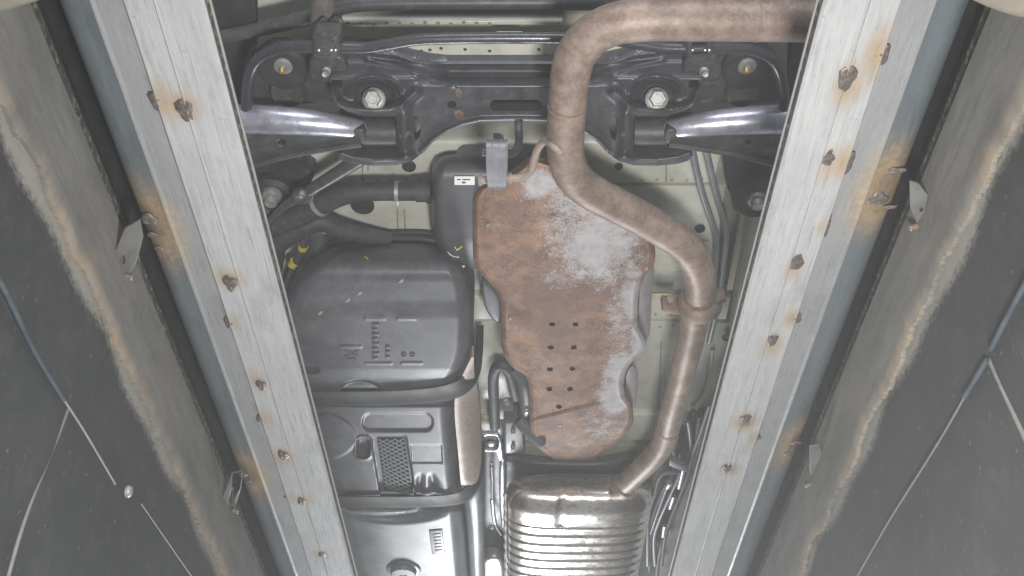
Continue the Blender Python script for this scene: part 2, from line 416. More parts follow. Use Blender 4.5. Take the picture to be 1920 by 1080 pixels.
def interp(tab):
    """Smooth monotone curve through (y, x) points."""
    a = np.array(sorted(tab), float); y, x = a[:, 0], a[:, 1]
    h = np.diff(y); d = np.diff(x) / h; m_ = np.zeros(len(y))
    for i in range(1, len(y) - 1):
        if d[i - 1] * d[i] > 0:
            w1, w2 = 2 * h[i] + h[i - 1], h[i] + 2 * h[i - 1]; m_[i] = (w1 + w2) / (w1 / d[i - 1] + w2 / d[i])
    m_[0], m_[-1] = d[0], d[-1]
    def f(q):
        q = np.clip(np.asarray(q, float), y[0], y[-1]); k = np.clip(np.searchsorted(y, q, 'right') - 1, 0, len(y) - 2)
        t = (q - y[k]) / h[k]
        return (2 * t ** 3 - 3 * t ** 2 + 1) * x[k] + (t ** 3 - 2 * t ** 2 + t) * h[k] * m_[k] + (-2 * t ** 3 + 3 * t ** 2) * x[k + 1] + (t ** 3 - t ** 2) * h[k] * m_[k + 1]
    return f
def sm(x, a, b):
    t = np.clip((x - a) / (b - a), 0, 1); return t * t * (3 - 2 * t)
def field(name, y0, y1, xl, xr, hfun, mat, parent=None, step=2.0, lip=0.05, label=None, attrs=None, ypow=None, ends=(True, True)):
    """Pressed or moulded shell: rows of photo pixels y0..y1, each from xl(y) to xr(y); hfun(x, y) is the height of the
    underside there; the rim turns upward by lip metres."""
    ny = max(4, int((y1 - y0) / step)); ys = np.linspace(0, 1, ny)
    if ypow: ys = ypow(ys)
    ys = y0 + (y1 - y0) * ys
    wmax = float(np.max(xr(ys) - xl(ys))); nx = max(4, int(wmax / step))
    s = np.linspace(0, 1, nx)
    Y = np.repeat(ys[:, None], nx, 1); X = xl(ys)[:, None] * (1 - s) + xr(ys)[:, None] * s
    H = hfun(X, Y)
    W3 = Pn(X, Y, H)
    at = {k: fn(X, Y) for k, fn in (attrs or {}).items()}
    if lip:
        up = lambda a: a + np.array([0, 0, lip])
        L = up(W3[:, :1]); R_ = up(W3[:, -1:])
        W3 = np.concatenate([L, W3, R_], 1)
        W3 = np.concatenate([up(W3[:1]), W3, up(W3[-1:])], 0)
        for k in at:
            a = np.concatenate([at[k][:, :1], at[k], at[k][:, -1:]], 1); at[k] = np.concatenate([a[:1], a, a[-1:]], 0)
    nr, nc = W3.shape[:2]
    i = np.arange(nr - 1)[:, None] * nc + np.arange(nc - 1)[None, :]
    f = np.stack([i, i + nc, i + nc + 1, i + 1], -1).reshape(-1, 4)
    return mobj(name, W3.reshape(-1, 3), f, mat, parent, True, label, at, auto=60)
def inside(pts, X, Y):
    p = np.asarray(pts, float); r_ = np.zeros(X.shape, bool); n_ = len(p)
    for i in range(n_):
        x1, y1 = p[i]; x2, y2 = p[(i + 1) % n_]
        if y1 == y2: continue
        c = ((y1 > Y) != (y2 > Y)) & (X < (x2 - x1) * (Y - y1) / (y2 - y1) + x1); r_ ^= c
    return r_
def nearest_on(pts, q, closed=True):
    """Distance and closest point on a polyline for points q (n, 2)."""
    p = np.asarray(pts, float); best = np.full(len(q), 1e9); bp = q.copy()
    for i in range(len(p) if closed else len(p) - 1):
        a, b = p[i], p[(i + 1) % len(p)]; ab = b - a
        t = np.clip(((q - a) @ ab) / (ab @ ab + 1e-12), 0, 1); c = a + t[:, None] * ab
        d = np.hypot(*(q - c).T); w = d < best; best[w] = d[w]; bp[w] = c[w]
    return best, bp
def sheet(name, outline, holes, hfun, mat, parent=None, step=1.6, lip=0.02, label=None, attrs=None):
    """Stamped sheet metal: any outline and holes in photo pixels, underside height hfun(x, y), rim folded upward by lip."""
    o_ = np.asarray(outline, float); x0, y0 = o_.min(0) - 2; x1, y1 = o_.max(0) + 2
    xs, ys = np.arange(x0, x1, step), np.arange(y0, y1, step)
    X, Y = np.meshgrid(xs, ys); k = inside(o_, X, Y)
    for hh in holes: k &= ~inside(hh, X, Y)
    cell = k[:-1, :-1] & k[1:, :-1] & k[:-1, 1:] & k[1:, 1:]
    cnt = np.zeros(k.shape, int)
    cnt[:-1, :-1] += cell; cnt[1:, :-1] += cell; cnt[:-1, 1:] += cell; cnt[1:, 1:] += cell
    Q = np.stack([X, Y], -1); bd = (cnt > 0) & (cnt < 4); q = Q[bd]
    bestd, bestp = nearest_on(o_, q)
    for hh in holes:
        d, p = nearest_on(hh, q); w = d < bestd; bestd[w] = d[w]; bestp[w] = p[w]
    Q[bd] = bestp
    idx = -np.ones(k.shape, int); use = cnt > 0; idx[use] = np.arange(use.sum())
    q = Q[use]; V = Pn(q[:, 0], q[:, 1], hfun(q[:, 0], q[:, 1]))
    a, b, c, d = idx[:-1, :-1][cell], idx[:-1, 1:][cell], idx[1:, 1:][cell], idx[1:, :-1][cell]
    F = np.stack([a, d, c, b], -1)
    e = np.concatenate([F[:, [0, 1]], F[:, [1, 2]], F[:, [2, 3]], F[:, [3, 0]]]); key = np.sort(e, 1)
    _, inv, cn = np.unique(key, axis=0, return_inverse=True, return_counts=True)
    be = e[cn[inv.ravel()] == 1]
    bv = np.unique(be); mp = {v: len(V) + i for i, v in enumerate(bv)}
    V = np.concatenate([V, V[bv] + np.array([0, 0, lip])])
    faces = F.tolist() + [[int(v1), int(v0), mp[v0], mp[v1]] for v0, v1 in be]
    return mobj(name, V, faces, mat, parent, True, label, auto=50)
def hexnut(px, py, h, r, parent, mat='bolt_zinc', axis=DOWN, name='nut'):
    return lathe(name, [(r, 0), (r, r * 0.8), (r * 0.85, r), (r * 0.5, r)], P(px, py, h), axis, mat, parent, 6)
MX = 1932.0                              # the car is symmetric about photo column 966
def mir(pts): return [((MX - p[0]),) + tuple(p[1:]) for p in pts]

#@@PIT
# ------------------------------------------------------------------ the pit: two walls, two steel rails
YA, YB = 0.10, 3.3
RH = 0.90
def rail_xy(px, h=RH, py=0):  # world X of a line along the pit that crosses photo row py at column px
    return P(px, py, h).x
def gauss(Xw, Yw, spots):
    s = np.zeros_like(Xw)
    for (x, y, rx, ry, a) in spots: s = np.maximum(s, a * np.exp(-(((Xw - x) / rx) ** 2 + ((Yw - y) / ry) ** 2)))
    return s
def strip(name, prof, mat, parent, spots, label=None, ny=360, wob=0.0, y0=YA, y1=YB):
    """A profile (X, Z) run along the pit."""
    pr = np.array(prof, float); ys = np.linspace(y0, y1, ny)
    V = np.zeros((ny, len(pr), 3)); V[:, :, 0] = pr[:, 0]; V[:, :, 2] = pr[:, 1]; V[:, :, 1] = ys[:, None]
    if wob:
        wv = sum(np.sin(ys * k + p) for k, p in ((5, 1), (11, 2), (23, .4))) * wob
        V[:, :, 2] += wv[:, None] * 0.5
    st = gauss(V[:, :, 0], V[:, :, 1], spots)
    nr, nc = ny, len(pr)
    i = np.arange(nr - 1)[:, None] * nc + np.arange(nc - 1)[None, :]
    f = np.stack([i, i + 1, i + nc + 1, i + nc], -1).reshape(-1, 4)
    return mobj(name, V.reshape(-1, 3), f, mat, parent, True, label, {'stain': st.ravel()}, auto=25)
def densify(prof, d=0.006):
    out = []
    for a, b in zip(prof[:-1], prof[1:]):
        k = max(1, int(math.hypot(b[0] - a[0], b[1] - a[1]) / d))
        out += [(a[0] + (b[0] - a[0]) * t / k, a[1] + (b[1] - a[1]) * t / k) for t in range(k)]
    return out + [prof[-1]]
def weld_blob(px, py, h, r, parent, k, long=1.6, ang=0.0, at_x=None):
    """A lumpy weld bead on an underside."""
    c = P(px, py, h); V = []; nr, ns = 7, 14
    if at_x is not None: c.x = at_x
    rn = random.Random(k)
    ph = [rn.uniform(0, 6) for _ in range(4)]
    for i in range(nr):
        t = i / (nr - 1)
        for j in range(ns):
            a = 2 * math.pi * j / ns
            w = 1 + 0.13 * math.sin(3 * a + ph[0]) + 0.09 * math.sin(5 * a + ph[1] + 4 * t)
            rad = r * w * math.sqrt(max(0, 1 - t * t * 0.9))
            x, y = rad * math.cos(a), rad * long * math.sin(a)
            V.append((c.x + x * math.cos(ang) - y * math.sin(ang), c.y + x * math.sin(ang) + y * math.cos(ang), c.z + 0.002 - (0.002 + r * 0.24 * t) * (1 + 0.3 * math.sin(4 * a + ph[2]) * t)))
    f = grid_faces(nr, ns, True, True); f.append(tuple((nr - 1) * ns + j for j in range(ns))[::-1])
    return mobj('weld_bead', V, f, 'weld', parent)

def build_side(sgn, labels, inner_px, seam_px, ridge_px, blue_px, crease_px, plate_welds, seam_welds, brackets):
    xi, xs, xr, xb, xc = (rail_xy(p) for p in (inner_px, seam_px, ridge_px, blue_px, crease_px))
    rail = thing('runway_rail', labels[0], 'rail', (xs, 0.3, RH), 'steel rails along the pit edge')
    o = sgn                                         # +1: right rail (outward is +X)
    spots = []
    for (px, py, r) in plate_welds:
        w = P(px, py, RH); spots.append((w.x + random.uniform(-.006, .006), w.y + random.uniform(-.01, .02), r * random.uniform(1.6, 2.8), r * random.uniform(2.2, 4.2), random.uniform(.55, 1.0)))
    for (px, py, r, ln) in seam_welds:
        w = P(px, py, RH); w.x = xs; spots.append((w.x - o * 0.008, w.y, r * random.uniform(1.6, 3.0), r * random.uniform(3, 6.5), random.uniform(.45, .85)))
    # inner plate with its upturned edge, a pressed crease line
    e = 0.0012
    prof = [(xi, RH + 0.022), (xi, RH + 0.003), (xi + o * 0.003, RH), (xc - o * 0.002, RH), (xc, RH - e * 1.6), (xc + o * 0.002, RH), (xs - o * 0.0015, RH), (xs, RH + 0.0015), (xs, RH + 0.0065)]
    strip('face_plate', densify(prof, 0.004), 'rail_plate', rail, spots, ny=520, wob=0.0006)
    # plain raw edge of the plate
    strip('edge_strip', densify([(xi - o * 0.0012, RH + 0.0135), (xi - o * 0.0012, RH + 0.0035)], 0.003), 'edge_dark', rail, [])
    strip('edge_lip', [(xi - o * 0.0004, RH + 0.019), (xi - o * 0.0030, RH + 0.0172), (xi - o * 0.0030, RH + 0.0150), (xi - o * 0.0004, RH + 0.0132)], 'bracket_grey', rail, [])
    # box tube behind, with ridge and the blue-grey rounded shoulder
    tz = RH + 0.0075
    bspots = []
    for (px, py, hpx) in brackets:
        w = P(px, py, tz); bspots.append((w.x, w.y, 0.040, 0.075, 1.0))
    prof = [(xs - o * 0.004, tz), (xr - o * 0.004, tz), (xr - o * 0.001, tz - 0.0022), (xr + o * 0.001, tz - 0.0022), (xr + o * 0.003, tz + 0.001)]
    strip('box_tube', densify(prof, 0.004), 'rail_tube', rail, bspots, ny=400)
    R0 = 0.034; prof = [(xr + o * 0.003, tz + 0.001), (xb, tz + 0.003)]
    for a in range(0, 91, 9):
        prof.append((xb + o * R0 * math.sin(math.radians(a)), tz + 0.003 + R0 * (1 - math.cos(math.radians(a)))))
    prof.append((xb + o * R0, RH + 0.16))
    strip('rounded_shoulder', densify(prof, 0.008), 'rail_blue', rail, bspots, ny=300)
    for k, (px, py, r) in enumerate(plate_welds): weld_blob(px, py, RH, r, rail, k + 10 * (o + 2), 1.7)
    for k, (px, py, r, ln) in enumerate(seam_welds): weld_blob(px, py, RH + 0.002, r, rail, k + 50 * (o + 2), ln, at_x=xs)
    return rail, xb + o * R0

L_weld = [(346, 205, .010), (432, 530, .010), (490, 722, .008), (531, 853, .009), (566, 940, .008), (604, 1040, .007)]
L_seam = [(294, 190, .0075, 1.9), (411, 605, .007, 1.8), (474, 785, .007, 1.8), (532, 932, .005, 1.2)]
R_weld = [(1588, 146, .010), (1553, 296, .008), (1494, 492, .009), (1448, 638, .008), (1397, 786, .009), (1362, 878, .008)]
R_seam = [(1648, 103, .0065, 2.0), (1594, 305, .007, 2.5), (1566, 425, .004, 5.0), (1503, 597, .007, 1.6), (1421, 820, .006, 1.6)]
rail_l, xl_out = build_side(-1, ['pale grey steel rail at left with rust-stained welds, beside the black fuel tank'], 381, 229, 164, 139, 289, L_weld, L_seam, [(283, 430, 0), (462, 893, 0)])
rail_r, xr_out = build_side(1, ['pale grey steel rail at right with rust-stained welds, crossed behind by the rusty exhaust'], 1546, 1692, 1760, 1790, 1630, R_weld, R_seam, [(1660, 360, 0), (1500, 840, 0)])

WX = 0.512; WTOP = 0.908; KLOW = 0.790
def build_wall(o, label, seed):
    wall = thing('pit_wall', label, 'wall', (o * WX, 0.3, -0.6), 'side walls of the pit')
    rn = np.random.default_rng(seed)
    ny = 1700; ys = np.linspace(YA - 0.3, YB, ny)
    rw = np.cumsum(rn.normal(0, .0009, ny)); rw -= np.convolve(np.pad(rw, 60, 'edge'), np.ones(121) / 121, 'valid')
    jag = sum(a * np.sin(ys * k + rn.uniform(0, 6)) for a, k in ((.003, 4.1), (.002, 13.7))) + rw * 1.3 + rn.normal(0, .0006, ny)
    # tan kerb: top ledge, face down to a broken rusty edge
    zs = np.array([0.0, 0.02, 0.06, 0.2, 0.4, 0.6, 0.75, 0.85, 0.93, 1.0])
    V = np.zeros((ny, len(zs) + 3, 3)); low = KLOW + jag
    V[:, 2:-1, 2] = WTOP + (low[:, None] - WTOP) * zs[None, :]; V[:, 2:-1, 0] = o * (WX - 0.009); V[:, 2:-1, 1] = ys[:, None]
    V[:, -2, 0] += o * 0.002; V[:, -1] = V[:, -2]; V[:, -1, 0] = o * (WX + .004); V[:, -1, 2] += 0.003
    V[:, 1] = V[:, 2] + np.array([o * 0.003, 0, 0.003]); V[:, 0] = V[:, 1] + np.array([o * 0.012, 0, 0.0])
    st = np.zeros(V.shape[:2]); st[:, -1] = 0.0; st[:, 2:-1] = np.clip((zs - 0.80) / 0.16, 0, 1)[None, :] * np.clip(0.62 + 0.5 * np.sin(ys * 7 + seed)[:, None] * np.sin(ys * 17.3)[:, None] + np.convolve(rn.normal(0, .5, ny), np.ones(9) / 9, 'same')[:, None], 0, 1)
    nr, nc = V.shape[:2]; i = np.arange(nr - 1)[:, None] * nc + np.arange(nc - 1)[None, :]
    f = np.stack([i, i + 1, i + nc + 1, i + nc], -1).reshape(-1, 4)
    mobj('kerb', V.reshape(-1, 3), f, 'kerb_tan', wall, True, None, {'stain': st.ravel()}, auto=40)
    # dark coated face under it, slightly lumpy
    zz = np.concatenate([np.linspace(WTOP - 0.01, 0.62, 60), np.linspace(.61, -0.6, 60)]); yy = np.linspace(YA - 0.3, YB, 320)
    Yg, Zg = np.meshgrid(yy, zz, indexing='ij')
    bumpx = 0.0016 * (np.sin(Yg * 17 + 3 * Zg) + np.sin(Zg * 29 + Yg * 6 + 1)) * sm(KLOW - Zg, 0.02, .1)
    V = np.stack([o * (WX + bumpx), Yg, Zg], -1); nr, nc = V.shape[:2]
    i = np.arange(nr - 1)[:, None] * nc + np.arange(nc - 1)[None, :]
    du = np.exp(-np.clip(KLOW - Zg, 0, 1) / 0.022) * (0.75 + 0.35 * np.sin(Yg * 9 + o) * np.sin(Yg * 23 + 2)) + 0.16 * np.exp(-np.clip(KLOW - Zg, 0, 1) / 0.12)
    mobj('coated_face', V.reshape(-1, 3), np.stack([i, i + 1, i + nc + 1, i + nc], -1).reshape(-1, 4), 'wall_dark', wall, True, None, {'dust': du.ravel()})
    strip('kerb_lip', densify([(o * (WX - .004), WTOP + .003), (o * (WX - .002), WTOP + .026)], .005), 'edge_dark', wall, [], ny=120)
    strip('angle_iron', densify([(o * (WX - .001), WTOP + .026), (o * (WX + .004), WTOP + .045), (o * (WX + .012), WTOP + .052), (o * (WX + .012), 1.06)], .01), 'black_deep', wall, [], ny=120)
    strip('gap_shade', [(o * (WX + .03), 1.05), (o * .455, 1.05)], 'black_deep', wall, [], ny=60)  # added cover over the gap, blocks ambient light to keep it dark
    return wall
wall_l = build_wall(-1, 'dark pit wall with tan rusty-edged kerb beyond the left rail', 3)
wall_r = build_wall(1, 'dark pit wall with tan rusty-edged kerb beyond the right rail', 5)
def on_wall(px, py, o, off=0.0):
    """Point of a side wall seen at a photo pixel."""
    u, v = (px - 960) / F_PX, -(py - 540) / F_PX
    k = (o * (WX - off)) / u
    return (u * k, (ST - v * CT) * k, (CT + v * ST) * k)
def wall_line(name, o, pts, r, mat, wall, off=0.003, flat=1.0, n=4):
    return tube(name, [on_wall(x, y, o, off) for x, y in pts], r, mat, wall, 8, n, world=True)
wall_line('conduit', -1, [(-60, 440), (0, 528), (65, 660), (120, 750)], .0032, 'blue_conduit', wall_l, .006)
wall_line('wire', -1, [(120, 750), (160, 812), (216, 908)], .0014, 'bracket_grey', wall_l, .004)
wall_line('wire', -1, [(265, 945), (310, 1010), (362, 1085)], .0009, 'bracket_grey', wall_l, .003)
wall_line('seam_ridge', -1, [(127, 768), (95, 850), (62, 930), (35, 1010), (14, 1085)], .0023, 'kerb_tan', wall_l, .001)
wall_line('conduit', 1, [(1960, 470), (1915, 545), (1858, 655)], .0032, 'blue_conduit', wall_r, .006)
wall_line('conduit', 1, [(1850, 675), (1828, 712), (1808, 745)], .0032, 'blue_conduit', wall_r, .006)
wall_line('wire', 1, [(1808, 745), (1770, 812), (1728, 880), (1665, 980), (1605, 1085)], .0015, 'bracket_dull', wall_r, .004)
wall_line('seam_ridge', 1, [(1855, 675), (1880, 730), (1905, 785), (1935, 850)], .0026, 'kerb_tan', wall_r, .001)
lathe('screw_head', [(.0085, 0), (.0085, .003), (.006, .006), (.003, .0065)], on_wall(238, 921, -1, 0), (1, 0, 0), 'bolt_zinc', wall_l, 16)

# slotted brackets welded to the rails, each with its clamp bolt
def bracket(rail, o, pts, hole, nut, h=0.872, sharp=False):
    br = slab('slotted_bracket', pts, h, 0.004, 'bracket_dull', rail, 0.001, holes=[hole], n=3, smooth_outline=False)
    lathe('clamp_bolt', [(.0040, 0), (.0040, .009), (.003, .010)], P(*nut, h - .004), (-o * 0.9, 0.1, -0.25), 'copper_bolt', br, 12)
bracket(rail_l, -1, [(234, 428), (262, 412), (268, 446), (256, 492), (243, 514), (222, 508), (213, 478)], ell(230, 488, 4, 9, 10), (236, 517))
bracket(rail_l, -1, [(434, 888), (455, 884), (452, 915), (441, 953), (425, 945), (417, 932)], [(434, 920), (436, 921), (431, 946), (428, 945)], (437, 957))
bracket(rail_r, 1, [(1706, 340), (1722, 344), (1740, 366), (1735, 396), (1720, 420), (1713, 405), (1707, 388)], ell(1728, 394, 3, 5, 10), (1719, 424))
bracket(rail_r, 1, [(1518, 838), (1536, 835), (1546, 860), (1540, 884), (1524, 905), (1518, 880)], ell(1534, 882, 1.8, 5, 8), (1520, 908))
for k, (px, py, r, ln, rl, ang) in enumerate([(279, 411, .010, 1.0, rail_l, 0), (285, 440, .007, .6, rail_l, 0), (298, 465, .006, .6, rail_l, 0), (455, 890, .008, .7, rail_l, 0), (466, 903, .006, .6, rail_l, 0),
                                      (1682, 320, .011, .5, rail_r, 0), (1645, 372, .014, .7, rail_r, 0), (1670, 388, .008, .4, rail_r, 0), (1492, 830, .009, .5, rail_r, 0), (1478, 852, .007, .6, rail_r, 0)]):
    weld_blob(px, py, RH + 0.010, r, rl, 200 + k, ln, ang)
# pale cross beam whose ends show in the upper corners
def cross_piece(o, pts, label):
    t = thing('cross_beam', label, 'beam', tuple(P(pts[0][0], pts[0][1], 0.86)), 'beam ends in the upper corners')
    tube('round_bar', [(x, y - 12, 0.86) for x, y in pts], 0.022, 'beige_bar', t, 16)
    return t
cross_piece(-1, [(-160, -20), (-40, -6), (60, -32), (92, -44)], 'beige rounded beam end in the upper left corner')
cross_piece(1, [(1822, -42), (1880, -14), (1960, 10), (2080, 30)], 'beige rounded beam end in the upper right corner')

#@@CAR
# ------------------------------------------------------------------ the car, seen from below
car = thing('car', 'underside of a car with rusty exhaust, black fuel tank and cream painted floor', 'car', (0, 1.6, 1.1))

# floor pan: cream painted sheet with cross ribs, one sheet far above the parts
FP = 1.46
floor_pan = slab('floor_pan', [(-0.75, 0.55), (0.75, 0.55), (0.75, 3.6), (-0.75, 3.6)], FP, 0.02, 'cream_paint', car, 0.002, smooth_outline=False, world=True, label='cream painted floor sheet above the mechanical parts')
def pan(name, pts, h, mat='cream_paint', bev=0.008, thick=None, **k): return slab(name, pts, h, (FP - h + 0.004) if thick is None else thick, mat, floor_pan, bev, smooth_outline=False, **k)
pan('rear_crossmember', [(640, 36), (1056, 38), (1056, 50), (640, 50)], 1.40)
pan('rear_panel_strip', [(733, 80), (1199, 80), (1199, 124), (733, 124)], 1.335, bev=0.001, thick=0.004)
for x_, y_ in ((752, 97), (790, 96), (806, 94), (827, 91), (872, 93), (918, 96), (1010, 93)):
    lathe('spot_weld', [(.0030, -.0004), (.0026, .0004), (.0015, .0001)], P(x_, y_, 1.3345), DOWN, 'black_steel', floor_pan, 8)
pan('crossmember', [(560, 266), (1360, 266), (1340, 345), (548, 345)], 1.385, bev=0.006)
pan('floor_section', [(470, 349), (1362, 349), (1330, 551), (440, 551)], 1.40, bev=0.004)
pan('floor_section', [(440, 556), (1372, 556), (1362, 600), (430, 600)], 1.392, bev=0.004)
pan('floor_section', [(430, 604), (1370, 604), (1350, 772), (470, 772)], 1.398, bev=0.004)
pan('floor_section', [(470, 778), (1240, 778), (1236, 826), (470, 826)], 1.38, bev=0.005)
pan('floor_section', [(860, 835), (1240, 835), (1180, 880), (860, 880)], 1.39, bev=0.004, mat='olive_paint')
pan('side_rail', [(1405, 395), (1480, 395), (1400, 780), (1352, 780)], 1.36, 'olive_paint', 0.008)
pan('side_rail', [(1312, 790), (1400, 770), (1290, 1090), (1226, 1090)], 1.36, 'black_steel', 0.008)
pan('tunnel_wall', [(905, 838), (948, 838), (948, 1100), (905, 1100)], 1.36, 'grey_tube', 0.01)
pan('seam_sealer', [(1388, 398), (1402, 398), (1374, 545), (1362, 545)], 1.392, 'sealer', 0.002, 0.004)
pan('seam_sealer', [(900, 551), (938, 551), (938, 563), (900, 563)], 1.388, 'sealer', 0.001, 0.004)
pan('seam_sealer', [(1214, 551), (1258, 551), (1256, 562), (1214, 562)], 1.388, 'sealer', 0.001, 0.004)
pan('seam_sealer', [(900, 779), (1018, 779), (1018, 790), (900, 790)], 1.376, 'sealer', 0.001, 0.003)
tube('seam_sealer', [(1336, 655, 1.395), (1330, 700, 1.395), (1318, 740, 1.395), (1298, 762, 1.395)], .004, 'sealer', floor_pan, 8)
for px, py, rx in ((767, 311, 13), (680, 384, 22), (1160, 311, 8), (1364, 632, 11), (1312, 428, 10)):
    h = 1.384 if py < 345 else 1.39
    lathe('drain_plug', [(rx * mpp(py, h), 0.0), (rx * mpp(py, h), .003), (rx * .8 * mpp(py, h), .0035), (rx * .75 * mpp(py, h), .0005)], P(px, py, h), DOWN, 'black_deep', floor_pan, 20)
for x, y in ((941, 64),):
    slab('nut_plate', rect(931, 61, 979, 67), 1.385, 0.004, 'paper', floor_pan, 0.001, smooth_outline=False)

for k, (x0, x1, y, h) in enumerate(((570, 800, 275, 1.384), (1150, 1350, 275, 1.384), (1190, 1330, 338, 1.384), (590, 800, 338, 1.384), (1215, 1330, 590, 1.391), (1225, 1300, 612, 1.397), (640, 930, 44, 1.399))):
    n_ = int((x1 - x0) / 24)
    for q in range(n_):
        px = x0 + (x1 - x0) * (q + .5) / n_
        lathe('spot_weld', [(.0034, -.0004), (.0028, .0004), (.0015, .0001)], P(px, y + ((q * 7 + k) % 3 - 1), h), DOWN, 'olive_paint', floor_pan, 8)
for pts in ([(676, 268, 1.384), (679, 300, 1.384), (680, 342, 1.384)], [(692, 268, 1.384), (690, 320, 1.384)], [(1250, 270, 1.384), (1249, 342, 1.384)], [(1185, 346, 1.386), (1250, 346, 1.386), (1320, 347, 1.386)], [(745, 392, 1.399), (746, 440, 1.399)], [(758, 392, 1.399), (760, 440, 1.399)], [(1215, 450, 1.399), (1330, 452, 1.399)], [(1240, 640, 1.397), (1236, 770, 1.397)]):
    tube('panel_seam', pts, .0013, 'olive_paint', floor_pan, 6, 4)
# dark wheel-house lining left and right, behind everything
for s, pts in ((0, [(380, -40), (480, -40), (480, 90), (455, 200), (470, 330), (540, 440), (520, 560), (500, 700), (350, 700)]),
               (1, mir([(380, -40), (430, -40), (452, 90), (455, 200), (470, 290), (500, 400), (480, 420), (350, 420)]))):
    slab('wheel_house', pts, 1.37, 0.02, 'black_deep', car, 0.004, smooth_outline=False)
tube('rear_beam', [(380, 75, 1.36), (460, 60, 1.36), (560, 38, 1.36), (640, 14, 1.36), (720, 6, 1.36), (960, 4, 1.36), (1160, 4, 1.36), (1400, 6, 1.36)], 0.0115, 'black_steel', car, 12, label='thin dark bar along the top edge')
slab('rear_panel', rect(620, -60, 1500, 22), 1.41, 0.03, 'black_deep', car, 0.006, smooth_outline=False)

# ---- subframe
SH = 1.27
_half = [(966, 113), (880, 113), (806, 113), (772, 107), (742, 97), (716, 93), (680, 96), (646, 106), (626, 126), (618, 152), (620, 168), (624, 184), (634, 199), (650, 208), (672, 214), (684, 219), (712, 220), (739, 220), (742, 232), (744, 262), (745, 290),
         (736, 292), (706, 292), (676, 289), (654, 283), (641, 277), (634, 281), (633, 291), (641, 301), (660, 307), (700, 311), (744, 310), (772, 302), (794, 286), (810, 268), (834, 251), (864, 238), (902, 231), (966, 230)]
outline = _half + [(MX - x, y) for x, y in _half[-2:0:-1]]
_hl = [(773, 222), (778, 214), (786, 222), (789.5, 240), (786, 258), (779, 264), (776, 250)]; _hs = [(622, 150), (640, 150), (642, 164), (624, 165)]
_holes = [ell(847, 196, 8.5, 7), ell(MX - 847, 196, 8.5, 7), rrect(919, 187, 1016, 208, 10), _hl, [(MX - x, y) for x, y in _hl], _hs, [(MX - x, y) for x, y in _hs]]
def sub_h(x, y):
    xm = np.where(x > 966, MX - x, x); q = np.stack([xm, y], -1)
    dist = lambda pl: nearest_on(pl, q, False)[0]
    central = sm(xm, 770, 850)
    h = SH + 0.050 * sm(163 - y, 0, 22) * central + 0.042 * sm(150 - y, 0, 40) * (1 - central)         # upright rear flank of the beam
    h = h - 0.004 * np.exp(-((y - 138) / 3.0) ** 2) * central
    d = np.hypot((xm - 701) / 47.0, (y - 176) / 31.0)                                                  # dish round the bolt
    h = h + 0.010 * (1 - sm(d, 0.55, 0.95)) - 0.006 * np.exp(-((d - 1.08) / 0.10) ** 2) * (y < 178)
    h = h - 0.026 * np.exp(-(dist([(622, 168), (630, 190), (648, 202), (672, 206), (700, 207), (730, 206), (752, 197), (766, 184), (780, 172)]) / 8.5) ** 2)   # rolled rim
    h = h - 0.016 * np.exp(-(dist([(757, 205), (757, 250), (760, 290)]) / 12.0) ** 2)                      # web beside the bush
    h = h - 0.012 * np.exp(-(dist([(640, 289), (660, 296), (700, 301), (744, 300), (770, 294)]) / 7.5) ** 2)
    h = h + 0.020 * sm(y, 214, 222) * (xm < 742) * (y < 240)
    h = h - 0.006 * np.exp(-(dist([(690, 112), (740, 122), (790, 140), (830, 152), (850, 158)]) / 4.5) ** 2)
    h = h - 0.006 * np.exp(-(dist([(700, 100), (742, 104), (772, 114), (806, 120), (966, 120)]) / 4.0) ** 2)
    h = h - 0.008 * np.exp(-(dist([(792, 282), (812, 262), (838, 245), (866, 233), (902, 225), (966, 224)]) / 5.0) ** 2)
    return h
sub = sheet('subframe', outline, _holes, sub_h, 'gloss_black', car, 1.6, 0.022, 'black pressed steel rear subframe crossbeam with slot and holes')
slab('slot_backing', rect(830, 168, 1102, 205), SH + 0.05, 0.004, 'black_deep', sub, 0.001, smooth_outline=False)
for pts in ([(854, 166), (861, 165), (866, 171), (865, 183), (858, 182), (855, 177)], [(851, 207), (861, 205), (870, 211), (871, 221), (860, 223), (853, 218)], [(748, 252), (758, 246), (770, 245), (773, 252), (760, 258), (750, 259)], [(1162, 252), (1172, 247), (1184, 252), (1182, 259), (1170, 257)]):
    V = [tuple(P(a, b, sub_h(np.array([a * 1.0]), np.array([b * 1.0]))[0] - .0012)) for a, b in pts]
    mobj('rust_stain', V, [tuple(range(len(V)))], 'rust_patch', sub, False)
